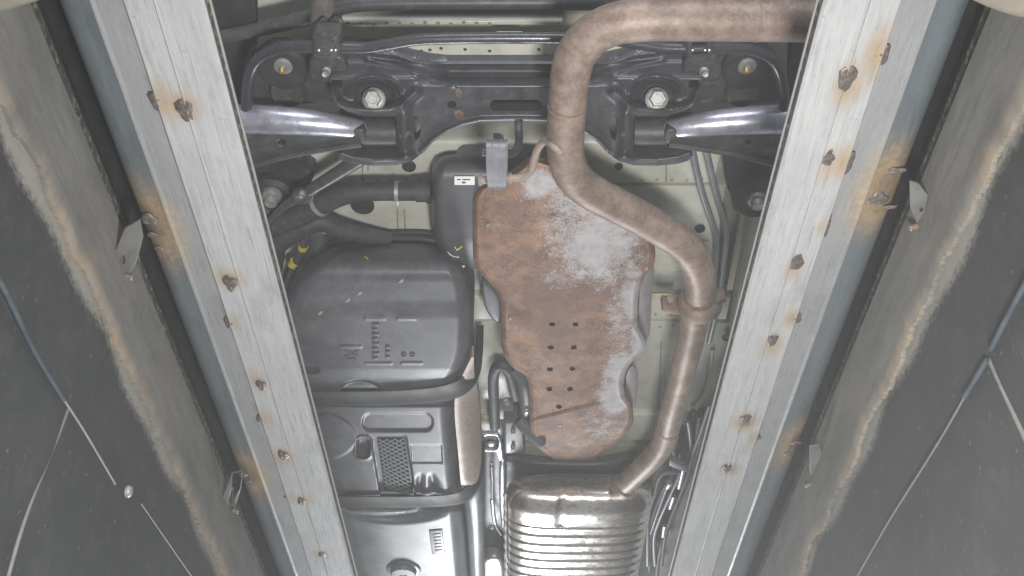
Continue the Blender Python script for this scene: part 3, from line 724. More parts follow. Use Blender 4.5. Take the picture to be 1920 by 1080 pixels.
for f in (lambda p: p, mir):
    side = 'left' if f(((0, 0),))[0][0] == 0 else 'right'
    rv = (lambda a: a[::-1]) if side == 'right' else (lambda a: a)
    # spring-seat plate and outer body
    slab('mount_plate', f([(470, 120), (500, 92), (560, 80), (640, 84), (740, 96), (800, 130), (800, 200), (760, 206), (640, 196), (520, 200), (470, 190)]), 1.34, 0.03, 'black_steel', sub, 0.008)
    slab('bush_floor', f([(636, 210), (748, 210), (748, 294), (640, 290)]), 1.31, 0.01, 'black_deep', sub, 0.002, smooth_outline=False)
    tube('arm_bush', f([(683, 246, 1.290), (745, 246, 1.290)]), 0.025, 'black_steel', sub, 16)
    bolt(*f(((724, 282),))[0], 1.305, .0035, sub, 'bright_clip', name='rivet')
    bx, by = f(((701, 186),))[0]
    ax = (0.0, -0.60, -0.75)
    mb = lathe('mount_bolt', [(.0185, -.004), (.0185, .0015), (.0165, .004), (.012, .006)], P(bx, by, 1.262), ax, 'bolt_zinc', sub, 24)
    lathe('bolt_head', [(.0135, 0), (.0135, .012), (.0115, .0145), (.0085, .0145), (.008, .012), (.002, .012)], P(bx, by, 1.262) + Vector(ax).normalized() * .004, ax, 'bolt_zinc', mb, 6, auto=20)
    # rear bosses with smaller bolts
    bx, by = f(((531, 124),))[0]
    lathe('rubber_mount', [(.042, -.02), (.042, .006), (.036, .012), (.022, .012)], P(bx, by, 1.335), DOWN, 'black_deep', sub, 24)
    wb = lathe('washer_bolt', [(.0150, -.004), (.0150, .002), (.0125, .0035), (.0052, .0035), (.0050, .008), (.003, .009)], P(bx, by, 1.322), (0.05, 0.1, -1), 'bolt_dull', sub, 24)
    lathe('bolt_tip', [(.0042, 0), (.0042, .007), (.003, .008)], P(bx - 2, by + 5, 1.314), (0.05, 0.3, -1), 'brass', wb, 12)
    bx, by = f(((612, 134),))[0]
    bolt(bx, by, 1.28, .0075, sub, 'bolt_zinc', (0, -0.3, -1), 'clamp_bolt', hexa=False, hh=1.4)
    slab('clamp_foot', f([(585, 108), (640, 108), (648, 150), (586, 152)]), 1.285, 0.02, 'black_steel', sub, 0.005)
    lathe('bump_stop', [(.030, -.02), (.030, .004), (.026, .010), (.016, .006)], P(*f(((540, 170),))[0], 1.335), DOWN, 'black_steel', sub, 24)

    # ---- control arm: pressed channel, lit rounded back and shaded flat face painted as bright and dark materials
    arm = tube('control_arm', f([(230, 226, 1.285), (400, 224, 1.275), (470, 224, 1.27), (560, 228, 1.27), (640, 236, 1.275), (686, 245, 1.284)]), [.024, .0235, .0235, .022, .0185, .0155], 'arm_steel_lit', car, 20, label=f'shiny grey {side} suspension control arm')
    slab('arm_face', f([(230, 246), (400, 243), (470, 247), (560, 248), (640, 246), (681, 244), (681, 270), (640, 274), (560, 288), (500, 302), (456, 316), (400, 330), (230, 340)]), 1.262, 0.02, 'black_steel', arm, 0.004, holes=[rv(f(ell(528, 268, 6, 5)))])
    tube('arm_edge', f([(400, 333, 1.262), (456, 315, 1.262), (500, 302, 1.262), (560, 288, 1.262), (640, 275, 1.262), (678, 270, 1.262)]), .0055, 'black_steel', arm, 10)

    # ---- trailing bush with large flanged bolt
    tb = slab('trailing_bracket', f([(430, 330), (470, 318), (520, 300), (565, 292), (575, 318), (588, 332), (575, 360), (552, 390), (520, 402), (480, 398), (440, 380)]) if side == 'left' else
              [(1358, 285), (1380, 288), (1450, 300), (1478, 310), (1470, 380), (1440, 392), (1410, 396), (1385, 385), (1368, 365), (1362, 340)], 1.34, 0.05, 'black_deep', car, 0.010, label=f'black {side} trailing arm bracket with a flanged bolt')
    bx, by = (510, 367) if side == 'left' else (1418, 372)
    lathe('bush_ring', [(.044, -.03), (.044, .004), (.036, .012), (.030, .006)], P(bx, by, 1.325), DOWN, 'black_deep', tb, 28)
    lathe('flange_bolt', [(.0185, -.01), (.0185, .004), (.016, .008), (.012, .0085), (.0118, .018), (.010, .021), (.004, .020)], P(bx, by, 1.316), (0, .15, -1), 'bolt_dull', tb, 20)

# stabiliser bar with its two clamps
stab = tube('stabiliser_bar', [(462, 205, 1.27), (463, 170, 1.27), (470, 135, 1.27), (486, 108, 1.265), (520, 92, 1.26), (560, 88, 1.255), (610, 88, 1.25), (680, 90, 1.25), (730, 83, 1.25), (780, 75, 1.25), (840, 72, 1.25), (966, 71, 1.25),
       (1090, 72, 1.25), (1150, 75, 1.25), (1202, 83, 1.25), (1252, 90, 1.25), (1322, 90, 1.25), (1372, 90, 1.255), (1412, 94, 1.26), (1446, 110, 1.265), (1462, 136, 1.27), (1469, 170, 1.27), (1470, 205, 1.27)],
       .0088, 'bar_steel', car, 14, label='dark glossy stabiliser bar bent round both ends of the subframe')
for x in (611, 1312):
    c = slab('bar_clamp', rrect(x - 27, 68, x + 27, 112, 10), 1.236, 0.045, 'rubber', stab, 0.010)
    for dx in (-13, 10, 18): lathe('clamp_rivet', [(.0022, 0), (.0022, .001), (.001, .0018)], P(x + dx, 94, 1.2355), DOWN, 'bright_clip', c, 8)
# rusty upright link at top left
lk = tube('link_post', [(610, -20, 1.31), (607, 10, 1.31), (605, 30, 1.31), (603, 62, 1.32)], [.017, .019, .018, .019], 'link_dirt', car, 16, label='rusty upright link at the top edge, left')

# ---- brake and fuel lines at right beside the subframe
for k, pts in enumerate(([(1296, 262, 1.33), (1302, 300, 1.33), (1316, 360, 1.33), (1334, 415, 1.335), (1343, 450, 1.335), (1342, 490, 1.34), (1336, 560, 1.35)],
                         [(1319, 262, 1.33), (1328, 300, 1.33), (1342, 360, 1.33), (1356, 410, 1.335), (1361, 440, 1.335), (1358, 480, 1.34), (1348, 560, 1.35), (1330, 640, 1.36)])):
    tube('brake_line', pts, .0062, 'grey_tube', car, 12, label=('grey pipe running down beside the subframe, nearer the exhaust' if k == 0 else 'grey pipe running down beside the subframe, nearer the right rail'))
tube('exhaust_bracket', [(1312, 590, 1.33), (1316, 640, 1.33), (1312, 655, 1.33)], .005, 'grey_tube', car, 10)

# ---- fuel tank
TB = 1.22
xr_t = interp([(452, 770), (458, 812), (466, 834), (480, 853), (500, 868), (540, 882), (600, 888), (650, 886), (690, 874), (715, 860), (760, 854), (850, 860), (930, 868), (1000, 874), (1130, 884)])
xl_t = interp([(452, 690), (458, 646), (466, 620), (480, 596), (500, 574), (540, 548), (600, 527), (700, 545), (900, 600), (1130, 664)])
def circ(d, w):                         # quarter-round over d in 0..w, 1 at the rim
    t = np.clip(1 - d / w, 0, 1); return 1 - np.sqrt(np.clip(1 - t * t, 0, 1))
def groove(d, w): return np.exp(-(d / w) ** 2)
def sdf_rr(x, y, x0, y0, x1, y1, r, sk=0.0):
    x = x - sk * (y - (y0 + y1) / 2)
    qx = np.abs(x - (x0 + x1) / 2) - (x1 - x0) / 2 + r; qy = np.abs(y - (y0 + y1) / 2) - (y1 - y0) / 2 + r
    return np.minimum(np.maximum(qx, qy), 0) + np.hypot(np.maximum(qx, 0), np.maximum(qy, 0)) - r
def tank_h(x, y):
    h = TB + 0.0 * x
    h = h + 0.17 * circ(y - 456, 74)
    h = h + 0.07 * circ(xr_t(y) - x, 34) + 0.07 * circ(x - xl_t(y), 40)
    h = h - 0.006 * sm(y, 560, 600) * sm(y, 712, 690)                       # slightly proud belly
    # small pocket, half-round step at the strap
    h = h + 0.012 * sm(-sdf_rr(x, y, 566, 686, 599, 700, 7), -1, 3)
    d = np.hypot((x - 676) / 42.0, (y - 738) / 26.0)
    h = h + 0.016 * sm(1 - d, 0.0, 0.10) * (y < 760)
    # raised stamped blocks
    for (a, b, c, e) in ((683, 594, 722, 600), (744, 594, 780, 600), (684, 680, 735, 683), (752, 679, 792, 683), (637, 648, 678, 652)):
        h = h - 0.0016 * sm(-sdf_rr(x, y, a, b, c, e, 1.5), -1.5, 1)
    # strap channels
    h = h + 0.010 * sm(y, 724, 734) * sm(y, 764, 756) + 0.010 * sm(y, 922, 930) * sm(y, 960, 950)
    # lower section: long oval panel, big ring, pocket, stamped square, twin ribs
    sd = sdf_rr(x, y, 679, 774, 812, 810, 17, -0.02); h = h + 0.005 * sm(-sd, -1.5, 2.5)
    ring = np.hypot((x - 602) / 66.0, (y - 820) / 42.0) - 1; h = h - 0.0035 * sm(-ring * 50, -1.5, 1.5)
    sd = sdf_rr(x, y, 667, 819, 696, 861, 12, -.06); h = h + 0.016 * sm(-sd, -1, 7) - 0.003 * groove(sd, 2.5)
    sd = sdf_rr(x, y, 771, 834, 829, 869, 2, .05); h = h + 0.0028 * sm(-sd, -1.2, 1.2)
    sd = sdf_rr(x, y, 703, 817, 771, 930, 5, .17); h = h + 0.011 * sm(-sd, -1.5, 3)
    for cx in (787, 812):
        w = 5 + 7 * sm(y, 885, 930); dd = np.abs(x - cx - (y - 905) * (.15 if cx > 800 else -.15))
        h = h + 0.010 * sm(y, 884, 905) * sm(y, 936, 926) * np.exp(-(dd / w) ** 2)
    # third section: shallow bowl under the second strap
    d = np.hypot((x - 740) / 128.0, (y - 942) / 44.0); h = h + 0.016 * sm(1.0 - d, 0, 0.5) * sm(y, 944, 952)
    d = np.hypot((x - 712) / 92.0, (y - 940) / 27.0); h = h - 0.022 * sm(1.0 - d, 0, 0.12) * sm(y, 944, 950)
    return h
tank = field('fuel_tank', 453, 965, xl_t, xr_t, tank_h, 'tank_plastic', car, 1.6, 0.10, 'big dark grey plastic fuel tank held by two straps')
field('rear_section', 953, 1130, xl_t, xr_t, lambda x, y: tank_h(x, y) - 0.001, 'tank_plastic_lit', tank, 1.8, 0.10, 'rear section of the tank with round cap, painted paler as lit')
# flange round the tank top, dark seam above it
tube('seam_flange', [(545, 540, 1.36), (566, 500, 1.37), (596, 470, 1.375), (640, 454, 1.38), (720, 447, 1.385), (800, 449, 1.38), (838, 462, 1.38), (862, 486, 1.385)], .008, 'black_deep', tank, 10)
slab('upper_half', [(520, 560), (560, 480), (620, 442), (720, 436), (812, 438), (850, 462), (868, 500), (872, 560), (860, 700), (520, 700)], 1.388, 0.012, 'black_deep', tank, 0.004)
# lattice insert
def lattice():
    n = 9; bars = []
    top, bot = np.array([[712, 822], [771, 822]]), np.array([[728, 918], [772, 925]])
    mt = 'tank_plastic_lit'
    def q(u, v):
        a = np.array([709, 823]) * (1 - u) + np.array([757, 822]) * u; b = np.array([722, 916]) * (1 - u) + np.array([772, 926]) * u
        return tuple(a * (1 - v) + b * v)
    N = 13
    for k in range(-3, N):
        for sgn in (1, -1):
            v0 = k / N; v1 = (k + 3.2) / N
            u0, u1 = (0.0, 1.0) if sgn > 0 else (1.0, 0.0)
            c0, c1 = max(v0, 0), min(v1, 1)
            if c1 - c0 < 0.02: continue
            ua = u0 + (u1 - u0) * (c0 - v0) / (v1 - v0); ub = u0 + (u1 - u0) * (c1 - v0) / (v1 - v0)
            a, b = q(ua, c0), q(ub, c1)
            tube('lattice_bar', [(a[0], a[1], TB + .0072), (b[0], b[1], TB + .0072)], .0017, 'tank_plastic_lit', tank, 6, 2)
lattice()
slab('lattice_shade', [(706, 820), (760, 819), (776, 929), (720, 919)], TB + .0098, 0.002, 'black_deep', tank, 0.0005, smooth_outline=False)  # black sheet painting the recess shade behind the bars
# round cap and stamped plate of the rear section
cp = lathe('sender_cap', [(.046, -.004), (.046, .004), (.043, .007), (.036, .0075), (.034, .016), (.031, .019), (.010, .019), (.008, .017), (.002, .017)], P(757, 1066, TB), DOWN, 'tank_plastic_lit', tank, 36)
slab('stamped_plate', [(804, 996), (829, 994), (834, 1038), (810, 1040)], TB - .004, 0.006, 'tank_plastic_lit', tank, 0.0015, smooth_outline=False)
for k in range(6): slab('stamped_mark', [(812 + k * .7, 1002 + k * 6), (826 + k * .7, 1001 + k * 6), (826 + k * .7, 1004 + k * 6), (812 + k * .7, 1005 + k * 6)], TB - .0055, 0.002, 'box_plastic', tank, 0.0005, smooth_outline=False)
# faint raised part number and emblem block on the belly
for r in range(8): slab('stamped_mark', rect(697, 608 + r * 9, 708 if r % 2 else 711, 612.5 + r * 9), TB - .0083, 0.003, 'tank_plastic', tank, 0.001, smooth_outline=False)
for r in range(3): slab('stamped_mark', rect(722, 650 + r * 9, 731, 655 + r * 9), TB - .0083, 0.003, 'tank_plastic', tank, 0.001, smooth_outline=False)
for cx in (757, 773): slab('stamped_mark', ell(cx, 667, 5, 4, 10), TB - .0083, 0.003, 'tank_plastic', tank, 0.001, holes=[ell(cx, 667, 3, 2, 8)])
for a, b in (((646, 657), (672, 667)), ((672, 657), (646, 669)), ((650, 673), (668, 673))):
    tube('stamped_mark', [(a[0], a[1], TB - .0058), (b[0], b[1], TB - .0058)], .0022, 'tank_plastic', tank, 6, 2)
# scuffs on the belly
for px, py, mt in ((674, 551, 'chalk_grey'), (652, 564, 'chalk_grey'), (686, 483, 'chalk_yellow'), (600, 588, 'chalk_grey'), (752, 528, 'chalk_grey')):
    ring = [(-5, 3), (-1, -3), (5, -5), (4, 1), (0, 3)] if mt == 'chalk_grey' else [(-4, -3), (-1, -3), (5, 2), (4, 4), (0, 1)]
    hh_ = tank_h(np.array([px * 1.0]), np.array([py * 1.0]))[0]
    V = [tuple(P(px + a, py + b, tank_h(np.array([px + a * 1.0]), np.array([py + b * 1.0]))[0] - .0008)) for a, b in ring]
    mobj('chalk_scuff', V, [tuple(range(len(V)))], mt, tank, False)
# pinkish heat plate on the tank flank
xa = interp([(668, 886), (700, 870), (730, 857), (760, 853), (850, 860), (926, 867)]); xb_ = interp([(668, 888), (700, 889), (730, 895), (760, 899), (850, 903), (890, 899), (926, 880)])
field('flank_plate', 670, 926, lambda y: xa(y) - 1, xb_, lambda x, y: TB + 0.004 + 0.05 * ((x - xa(y)) / 45.0) ** 2 + 0.02 * sm(y, 900, 930), 'side_plate', tank, 2, 0.03, 'pinkish bare metal plate with rust specks on the tank flank')
xa2 = interp([(935, 868), (1000, 874), (1130, 884)])
field('flank_wall', 935, 1130, lambda y: xa2(y) - 1, lambda y: 908 + 0 * y, lambda x, y: TB + 0.006 + 0.10 * ((x - xa2(y)) / 40.0) ** 1.5 * (x > xa2(y)), 'hanger_rubber', tank, 3, 0.03) if False else None
slab('flank_wall', [(866, 938), (902, 910), (908, 960), (910, 1120), (882, 1120), (874, 1000)], TB + 0.03, 0.10, 'tank_plastic_lit', tank, 0.02, smooth_outline=False)
for ea, eb in (([(556, 733, 1.214), (640, 733, 1.214), (720, 732, 1.214), (800, 727, 1.214), (845, 718, 1.216), (868, 704, 1.226), (884, 680, 1.25), (891, 650, 1.29), (894, 610, 1.36)],
                [(560, 757, 1.214), (640, 759, 1.214), (720, 759, 1.214), (800, 754, 1.214), (850, 747, 1.216), (880, 731, 1.226), (898, 702, 1.25), (904, 660, 1.29), (907, 610, 1.36)]),
               ([(606, 929, 1.214), (680, 930, 1.214), (780, 930, 1.214), (845, 926, 1.216), (868, 916, 1.226), (888, 895, 1.25), (899, 860, 1.29), (902, 810, 1.36)],
                [(612, 950, 1.214), (680, 950, 1.214), (780, 950, 1.214), (850, 946, 1.216), (880, 935, 1.226), (900, 905, 1.25), (907, 866, 1.29), (910, 810, 1.36)])):
    ribbon('tank_strap', ea, eb, 0.0022, 'black_deep', tank)

# ---- vapour canister with hose, sticker
xl_c = interp([(288, 850), (292, 830), (300, 820), (315, 813), (340, 808), (400, 809), (440, 813), (470, 826), (505, 850)])
xr_c = interp([(288, 915), (292, 935), (300, 945), (505, 950)])
can = field('vapour_canister', 288, 505, xl_c, xr_c, lambda x, y: 1.285 + 0.09 * circ(y - 287, 62) + 0.05 * circ(x - xl_c(y), 22) + 0.05 * circ(505 - y, 60), 'box_plastic', car, 2, 0.06, 'dark grey plastic canister left of the rusty heat shield')
slab('sticker', rect(852, 331, 890, 347), 1.283, 0.001, 'paper', can, 0.0002, smooth_outline=False)
for a, b, c, d in ((857, 336, 864, 338), (867, 336, 882, 338), (866, 341, 873, 344)): slab('sticker_print', rect(a, b, c, d), 1.2825, 0.0006, 'ink', can, 0.0001, smooth_outline=False)
lathe('paint_dot', [(.003, 0), (.002, .0006)], P(845, 342, 1.288), DOWN, 'chalk_yellow', can, 12)
tube('chalk_tick', [(853, 463, 1.283), (857, 469, 1.283), (866, 462, 1.283)], .0016, 'chalk_yellow', can, 6, 2, smooth_path=False)
slab('sticker_corner', [(838, 472), (862, 480), (860, 484), (846, 481)], 1.295, 0.001, 'paper', can, 0.0002, smooth_outline=False)
slab('sticker_corner', [(850, 496), (872, 499), (866, 506)], 1.295, 0.001, 'paper', can, 0.0002, smooth_outline=False)
hose = tube('vapour_hose', [(500, 425, 1.33), (540, 412, 1.325), (575, 398, 1.32), (605, 382, 1.315), (650, 364, 1.31), (700, 359, 1.31), (746, 359, 1.31), (806, 359, 1.31)], [.022, .022, .021, .020, .0185, .0175, .017, .017], 'rubber', car, 16, label='black corrugated hose running left from the canister')
tube('hose_clamp', [(741, 359, 1.31), (748, 359, 1.31)], .0185, 'bolt_zinc', hose, 20, 2)
tube('hose_clamp', [(596, 386, 1.317), (602, 382, 1.317)], .0225, 'bolt_zinc', hose, 20, 2)
tube('hose_cuff', [(780, 359, 1.31), (800, 359, 1.31)], .0195, 'rubber', hose, 20, 2)
tube('hose_cuff', [(800, 359, 1.31), (808, 359, 1.31)], .022, 'black_deep', hose, 20, 2)
tube('strap_tail', [(745, 372, 1.297), (746, 384, 1.297)], .0025, 'chalk_white', hose, 8, 2)
# diagonal cable guide
guide = tube('cable_guide', [(676, 298, 1.28), (640, 320, 1.28), (600, 345, 1.28), (560, 370, 1.28), (530, 390, 1.29), (500, 425, 1.30), (480, 470, 1.31)], [.0125, .012, .011, .010, .008, .007, .007], 'black_steel', car, 12, label='dark diagonal cable guide crossing from subframe to left rail')
lathe('guide_boss', [(.016, 0), (.016, .010), (.010, .014), (.004, .012)], P(566, 364, 1.28), DOWN, 'black_steel', guide, 18)
bolt(566, 363, 1.268, .0055, guide, 'bolt_zinc', name='nut')
# filler neck bundle
neck = tube('filler_hose', [(480, 480, 1.34), (520, 450, 1.335), (560, 425, 1.33), (600, 415, 1.33), (640, 430, 1.335), (690, 442, 1.345), (730, 446, 1.36)], [.026, .026, .024, .020, .018, .016, .012], 'rubber', car, 14, label='black filler hoses at the front left of the tank')
tube('vent_hose', [(576, 420, 1.325), (572, 445, 1.325), (566, 470, 1.33), (552, 500, 1.34), (538, 540, 1.35), (526, 590, 1.36)], .0085, 'rubber', neck, 12)
tube('yellow_ring', [(569, 460, 1.3265), (567.5, 466, 1.328)], .0098, 'yellow_tape', neck, 12, 2)
tube('yellow_ring', [(553, 490, 1.336), (548, 497, 1.337)], .0098, 'yellow_tape', neck, 12, 2)

# ---- heat shield
xl_s = interp([(302, 990), (310, 982), (330, 955), (350, 906), (362, 893), (380, 886), (480, 887), (500, 892), (520, 908), (550, 933), (570, 938), (640, 940), (665, 945), (690, 962), (705, 984), (725, 991), (790, 993), (830, 1002), (850, 1020), (863, 1040)])
xr_s = interp([(302, 1010), (310, 1035), (330, 1085), (350, 1120), (380, 1160), (420, 1200), (455, 1224), (475, 1229), (498, 1225), (515, 1210), (530, 1202), (560, 1197), (610, 1196), (625, 1203), (645, 1212), (660, 1206), (680, 1184), (700, 1173), (720, 1170), (742, 1172), (765, 1186), (785, 1188), (805, 1180), (830, 1158), (850, 1130), (863, 1112)])
HOLES = [(1035, 608), (1079, 608), (1033, 651), (1076, 651), (1031, 692), (1073, 691), (1030, 729), (1069, 729), (1048, 762)]
HS = 1.255
_dr = random.Random(11)
DENTS = [(_dr.uniform(890, 1210), _dr.uniform(340, 850), _dr.uniform(14, 40), _dr.uniform(-.0028, .0028)) for _ in range(46)]
def shield_h(x, y):
    h = HS + 0.02 * ((x - 1060) / 170.0) ** 2 + 0.004 * np.sin(x / 47.0 + y / 90.0)
    d = (y - 790) + (x - 1000) * 0.25                                       # the pressed crease across the lower end
    h = h - 0.004 * np.exp(-(d / 3.5) ** 2) * sm(x, 990, 1010) * sm(x, 1150, 1110) + 0.02 * sm(d, 0, 70)
    h = h + 0.012 * circ(x - xl_s(y), 16) + 0.012 * circ(xr_s(y) - x, 16) + 0.012 * circ(863 - y, 14)
    for (a, b, r_, q_) in DENTS: h = h + q_ * np.exp(-(((x - a) / r_) ** 2 + ((y - b) / (r_ * .8)) ** 2))
    h = h - 0.0022 * groove(x - xl_s(y) - 9, 4) - 0.0022 * groove(xr_s(y) - x - 9, 4)
    for (a, b) in HOLES: h = h + 0.03 * (np.hypot((x - a) / 5.0, (y - b) / 3.6) < 1)
    h = h - 0.005 * np.exp(-(((x - 965) / 30) ** 2 + ((y - 605) / 20) ** 2))
    return h
def bare(x, y):
    def e(cx, cy, rx, ry, a=1.0, rot=0.0):
        dx, dy = x - cx, y - cy; c, s_ = math.cos(rot), math.sin(rot)
        return a * np.exp(-(((dx * c + dy * s_) / rx) ** 2 + ((-dx * s_ + dy * c) / ry) ** 2) ** 1.15)
    m_ = np.zeros_like(x)
    for t in (e(1010, 345, 38, 34, .85), e(1075, 385, 66, 58, .62), e(1035, 420, 34, 80, .44), e(1118, 462, 92, 78, .80), e(1165, 440, 48, 60, .6), e(1060, 520, 55, 25, .45), e(1185, 560, 24, 50, .9), e(1200, 640, 22, 50, 1.0), e(1165, 600, 42, 80, .50),
              e(1165, 690, 32, 40, .95, .6), e(1150, 745, 30, 38, .95), e(1130, 800, 70, 45, .40), e(1085, 830, 70, 26, .33), e(1185, 510, 20, 36, .62)):
        m_ = np.maximum(m_, t)
    return m_
shield = field('heat_shield', 303, 863, xl_s, xr_s, shield_h, 'shield_rust', car, 1.5, 0.012, 'rust covered perforated heat shield beside the exhaust pipe', {'bare': bare})
for px, py in ((915, 422), (957, 597), (1212, 503), (1050, 797)):
    lathe('rivet', [(.0042, -.002), (.0042, .001), (.0025, .003), (.001, .003)], P(px, py, shield_h(np.array([px * 1.]), np.array([py * 1.]))[0]), DOWN, 'bolt_dull', shield, 12)
slab('side_flap', [(1203, 528), (1226, 500), (1222, 560), (1218, 625), (1208, 640), (1198, 615), (1198, 560)], 1.285, 0.004, 'flap_metal', shield, 0.001)
slab('side_flap', [(1174, 704), (1186, 686), (1196, 700), (1194, 745), (1188, 765), (1174, 742)], 1.285, 0.004, 'flap_metal', shield, 0.001)
slab('side_flap', [(905, 530), (935, 556), (940, 600), (925, 602), (908, 575)], 1.29, 0.03, 'box_plastic', shield, 0.006)

# ---- exhaust pipe
PH = 1.15
ex = tube('exhaust_pipe', [(1640, 40, PH), (1530, 39, PH), (1420, 38, PH), (1300, 37, PH), (1200, 38, PH), (1150, 46, PH), (1108, 68, PH), (1080, 104, PH), (1068, 150, PH), (1064, 200, PH), (1060, 255, PH), (1062, 295, PH), (1075, 330, PH + .002),
       (1104, 357, PH + .005), (1150, 382, PH + .01), (1205, 411, PH + .015), (1255, 440, PH + .02), (1288, 466, PH + .025), (1307, 500, PH + .03), (1313, 535, PH + .035), (1311, 572, PH + .04)],
       [.0285] * 21, 'pipe_rust', car, 28, 8, label='thick rusty exhaust pipe looping from upper right down to the flange')
lower = tube('rear_pipe', [(1306, 570, 1.195), (1300, 610, 1.20), (1289, 660, 1.205), (1276, 715, 1.21), (1262, 765, 1.215), (1252, 805, 1.22), (1243, 832, 1.22), (1222, 860, 1.225), (1195, 886, 1.235), (1165, 914, 1.25)], [.0275, .0265, .0265, .026, .026, .026, .026, .026, .026, .026], 'pipe_rust', car, 24, label='rusty lower exhaust pipe between flange and muffler')
for a, b in (((1420, 38, PH), (1417, 38, PH)), ((1064, 196, PH), (1064, 199, PH)), ((1252, 804, 1.22), (1251, 808, 1.22))):
    tube('weld_ring', [a, b], .0292 if a[1] < 300 else .0268, 'flange_rust', ex if a[1] < 300 else lower, 24, 2)
# two-bolt flange: plate, collar
c0 = P(1311, 568, PH + .04)
fa = (P(1306, 600, 1.197) - P(1312, 535, PH + .035)).normalized()
fl = lathe('pipe_flange', [(.030, -.016), (.036, -.012), (.040, -.004), (.042, .004), (.041, .010), (.034, .013), (.029, .013)], c0, fa, 'flange_rust', ex, 32)
box('flange_ear', P(1260, 572, PH + .044), (.042, .012, .036), 'flange_rust', ex, 0.005, Matrix.Rotation(0.25, 3, 'Z'))
box('flange_ear', P(1347, 555, PH + .040), (.026, .012, .034), 'flange_rust', ex, 0.005, Matrix.Rotation(-0.5, 3, 'Z'))
lathe('flange_nut', [(.008, 0), (.008, .007), (.005, .008)], P(1256, 562, PH + .040), (0, -1, -.3), 'flange_rust', ex, 6)
# hanger rod, rubber hanger and its hook
rod = tube('hanger_rod', [(1052, 286, PH - .024), (1038, 272, PH - .018), (1022, 264, PH + .01), (1008, 280, PH + .02), (1001, 302, PH + .02), (994, 322, PH + .02), (978, 332, PH + .02), (950, 334, PH + .02), (900, 339, PH + .02)], .0062, 'rod_rust', car, 14, label='rusty bent hanger rod welded to the exhaust pipe')
lathe('stop_ring', [(.0085, 0), (.0095, .003), (.0085, .006)], P(960, 334, PH + .02), (-1, 0, 0), 'rod_rust', rod, 14)
lathe('stop_ring', [(.0085, 0), (.0095, .003), (.0085, .006)], P(904, 338, PH + .02), (-1, 0, 0), 'rod_rust', rod, 14)
hang = ribbon('rubber_hanger', [(912, 262, 1.19), (911, 268, 1.145), (911, 300, 1.14), (912, 330, 1.14), (914, 350, 1.145), (916, 354, 1.17)], [(952, 262, 1.19), (952, 268, 1.145), (952, 300, 1.14), (951, 330, 1.14), (950, 350, 1.145), (948, 354, 1.17)], 0.0014, 'hanger_rubber', car,
              prof=(0, .04, .12, .16, .28, .32, .44, .48, .6, .64, .76, .80, .92, .96, 1), lift=(.8, .2, .2, .6, .6, .2, .2, .6, .6, .2, .2, .6, .6, .2, .8), label='grey ribbed rubber exhaust hanger')
tube('hook_rod', [(972, 225, 1.27), (973, 250, 1.25), (972, 272, 1.22), (962, 286, 1.19), (940, 288, 1.17), (905, 285, 1.17)], .0065, 'black_steel', hang, 12)

# ---- muffler: ribbed oval can
def muffler():
    a, b, cx, cz = .183, .056, .168, 1.262
    ys = np.concatenate([np.linspace(2.095, 2.155, 26), np.linspace(2.158, 2.98, 420)])
    V = []; ns = 120
    for y in ys:
        t = min(1.0, max(0.0, (y - 2.095) / 0.055)); s = math.sqrt(max(0.0, 1 - (1 - t) ** 2))
        aa, bb = a - 0.045 * (1 - s), b - 0.045 * (1 - s)
        rib = 0.0
        if y > 2.205:
            k = (y - 2.205) / 0.044 + .03 * math.sin(y * 40); rib = -0.0042 * max(0.0, math.cos(2 * math.pi * k)) ** 2.2
        for j in range(ns):
            an = 2 * math.pi * j / ns; c, s2 = math.cos(an), math.sin(an)
            e = 2 / 3.3
            x = math.copysign(abs(c) ** e, c); z = math.copysign(abs(s2) ** e, s2)
            band = -0.006 * (math.exp(-((x * aa + .043) / .007) ** 2) + math.exp(-((x * aa + .012 - .02) / .007) ** 2)) if (s2 < 0 and y < 2.20) else 0
            V.append((cx + x * (aa + rib), y, cz + z * (bb + rib + band)))
    f = grid_faces(len(ys), ns, True)
    f.append(tuple(range(ns))[::-1]); f.append(tuple((len(ys) - 1) * ns + j for j in range(ns)))
    mu = mobj('muffler', np.array(V), f, 'muffler_steel', car, True, 'shiny ribbed stainless steel muffler with brown specks', auto=70)
    V = []; N = 60
    for i in range(N):
        y = 2.13 + i / (N - 1) * 0.82; w = 0.0035 * (1 + .3 * math.sin(i * 1.7))
        for dx, dz in ((0, w), (-w * 2.2, w), (-w * 2.6, 0), (-w * 2.2, -w), (0, -w)): V.append((cx - a + .003 + dx, y, cz + dz))
    mobj('crimped_seam', V, grid_faces(N, 5), 'side_plate', mu, True)
    for x, y in ((-.010, 2.105), (.10, 2.10)):
        pass
    lathe('inlet_collar', [(.030, -.012), (.032, 0), (.030, .012)], P(1168, 912, 1.248), (-.6, .75, .2), 'pipe_rust', mu, 24)
    return mu
muf = muffler()
slab('muffler_shroud', [(948, 862), (1010, 870), (1120, 872), (1180, 862), (1215, 880), (1225, 930), (1228, 1010), (1215, 1100), (940, 1100), (940, 905)], 1.36, 0.03, 'black_steel', car, 0.01, label='dark sheet above the muffler')

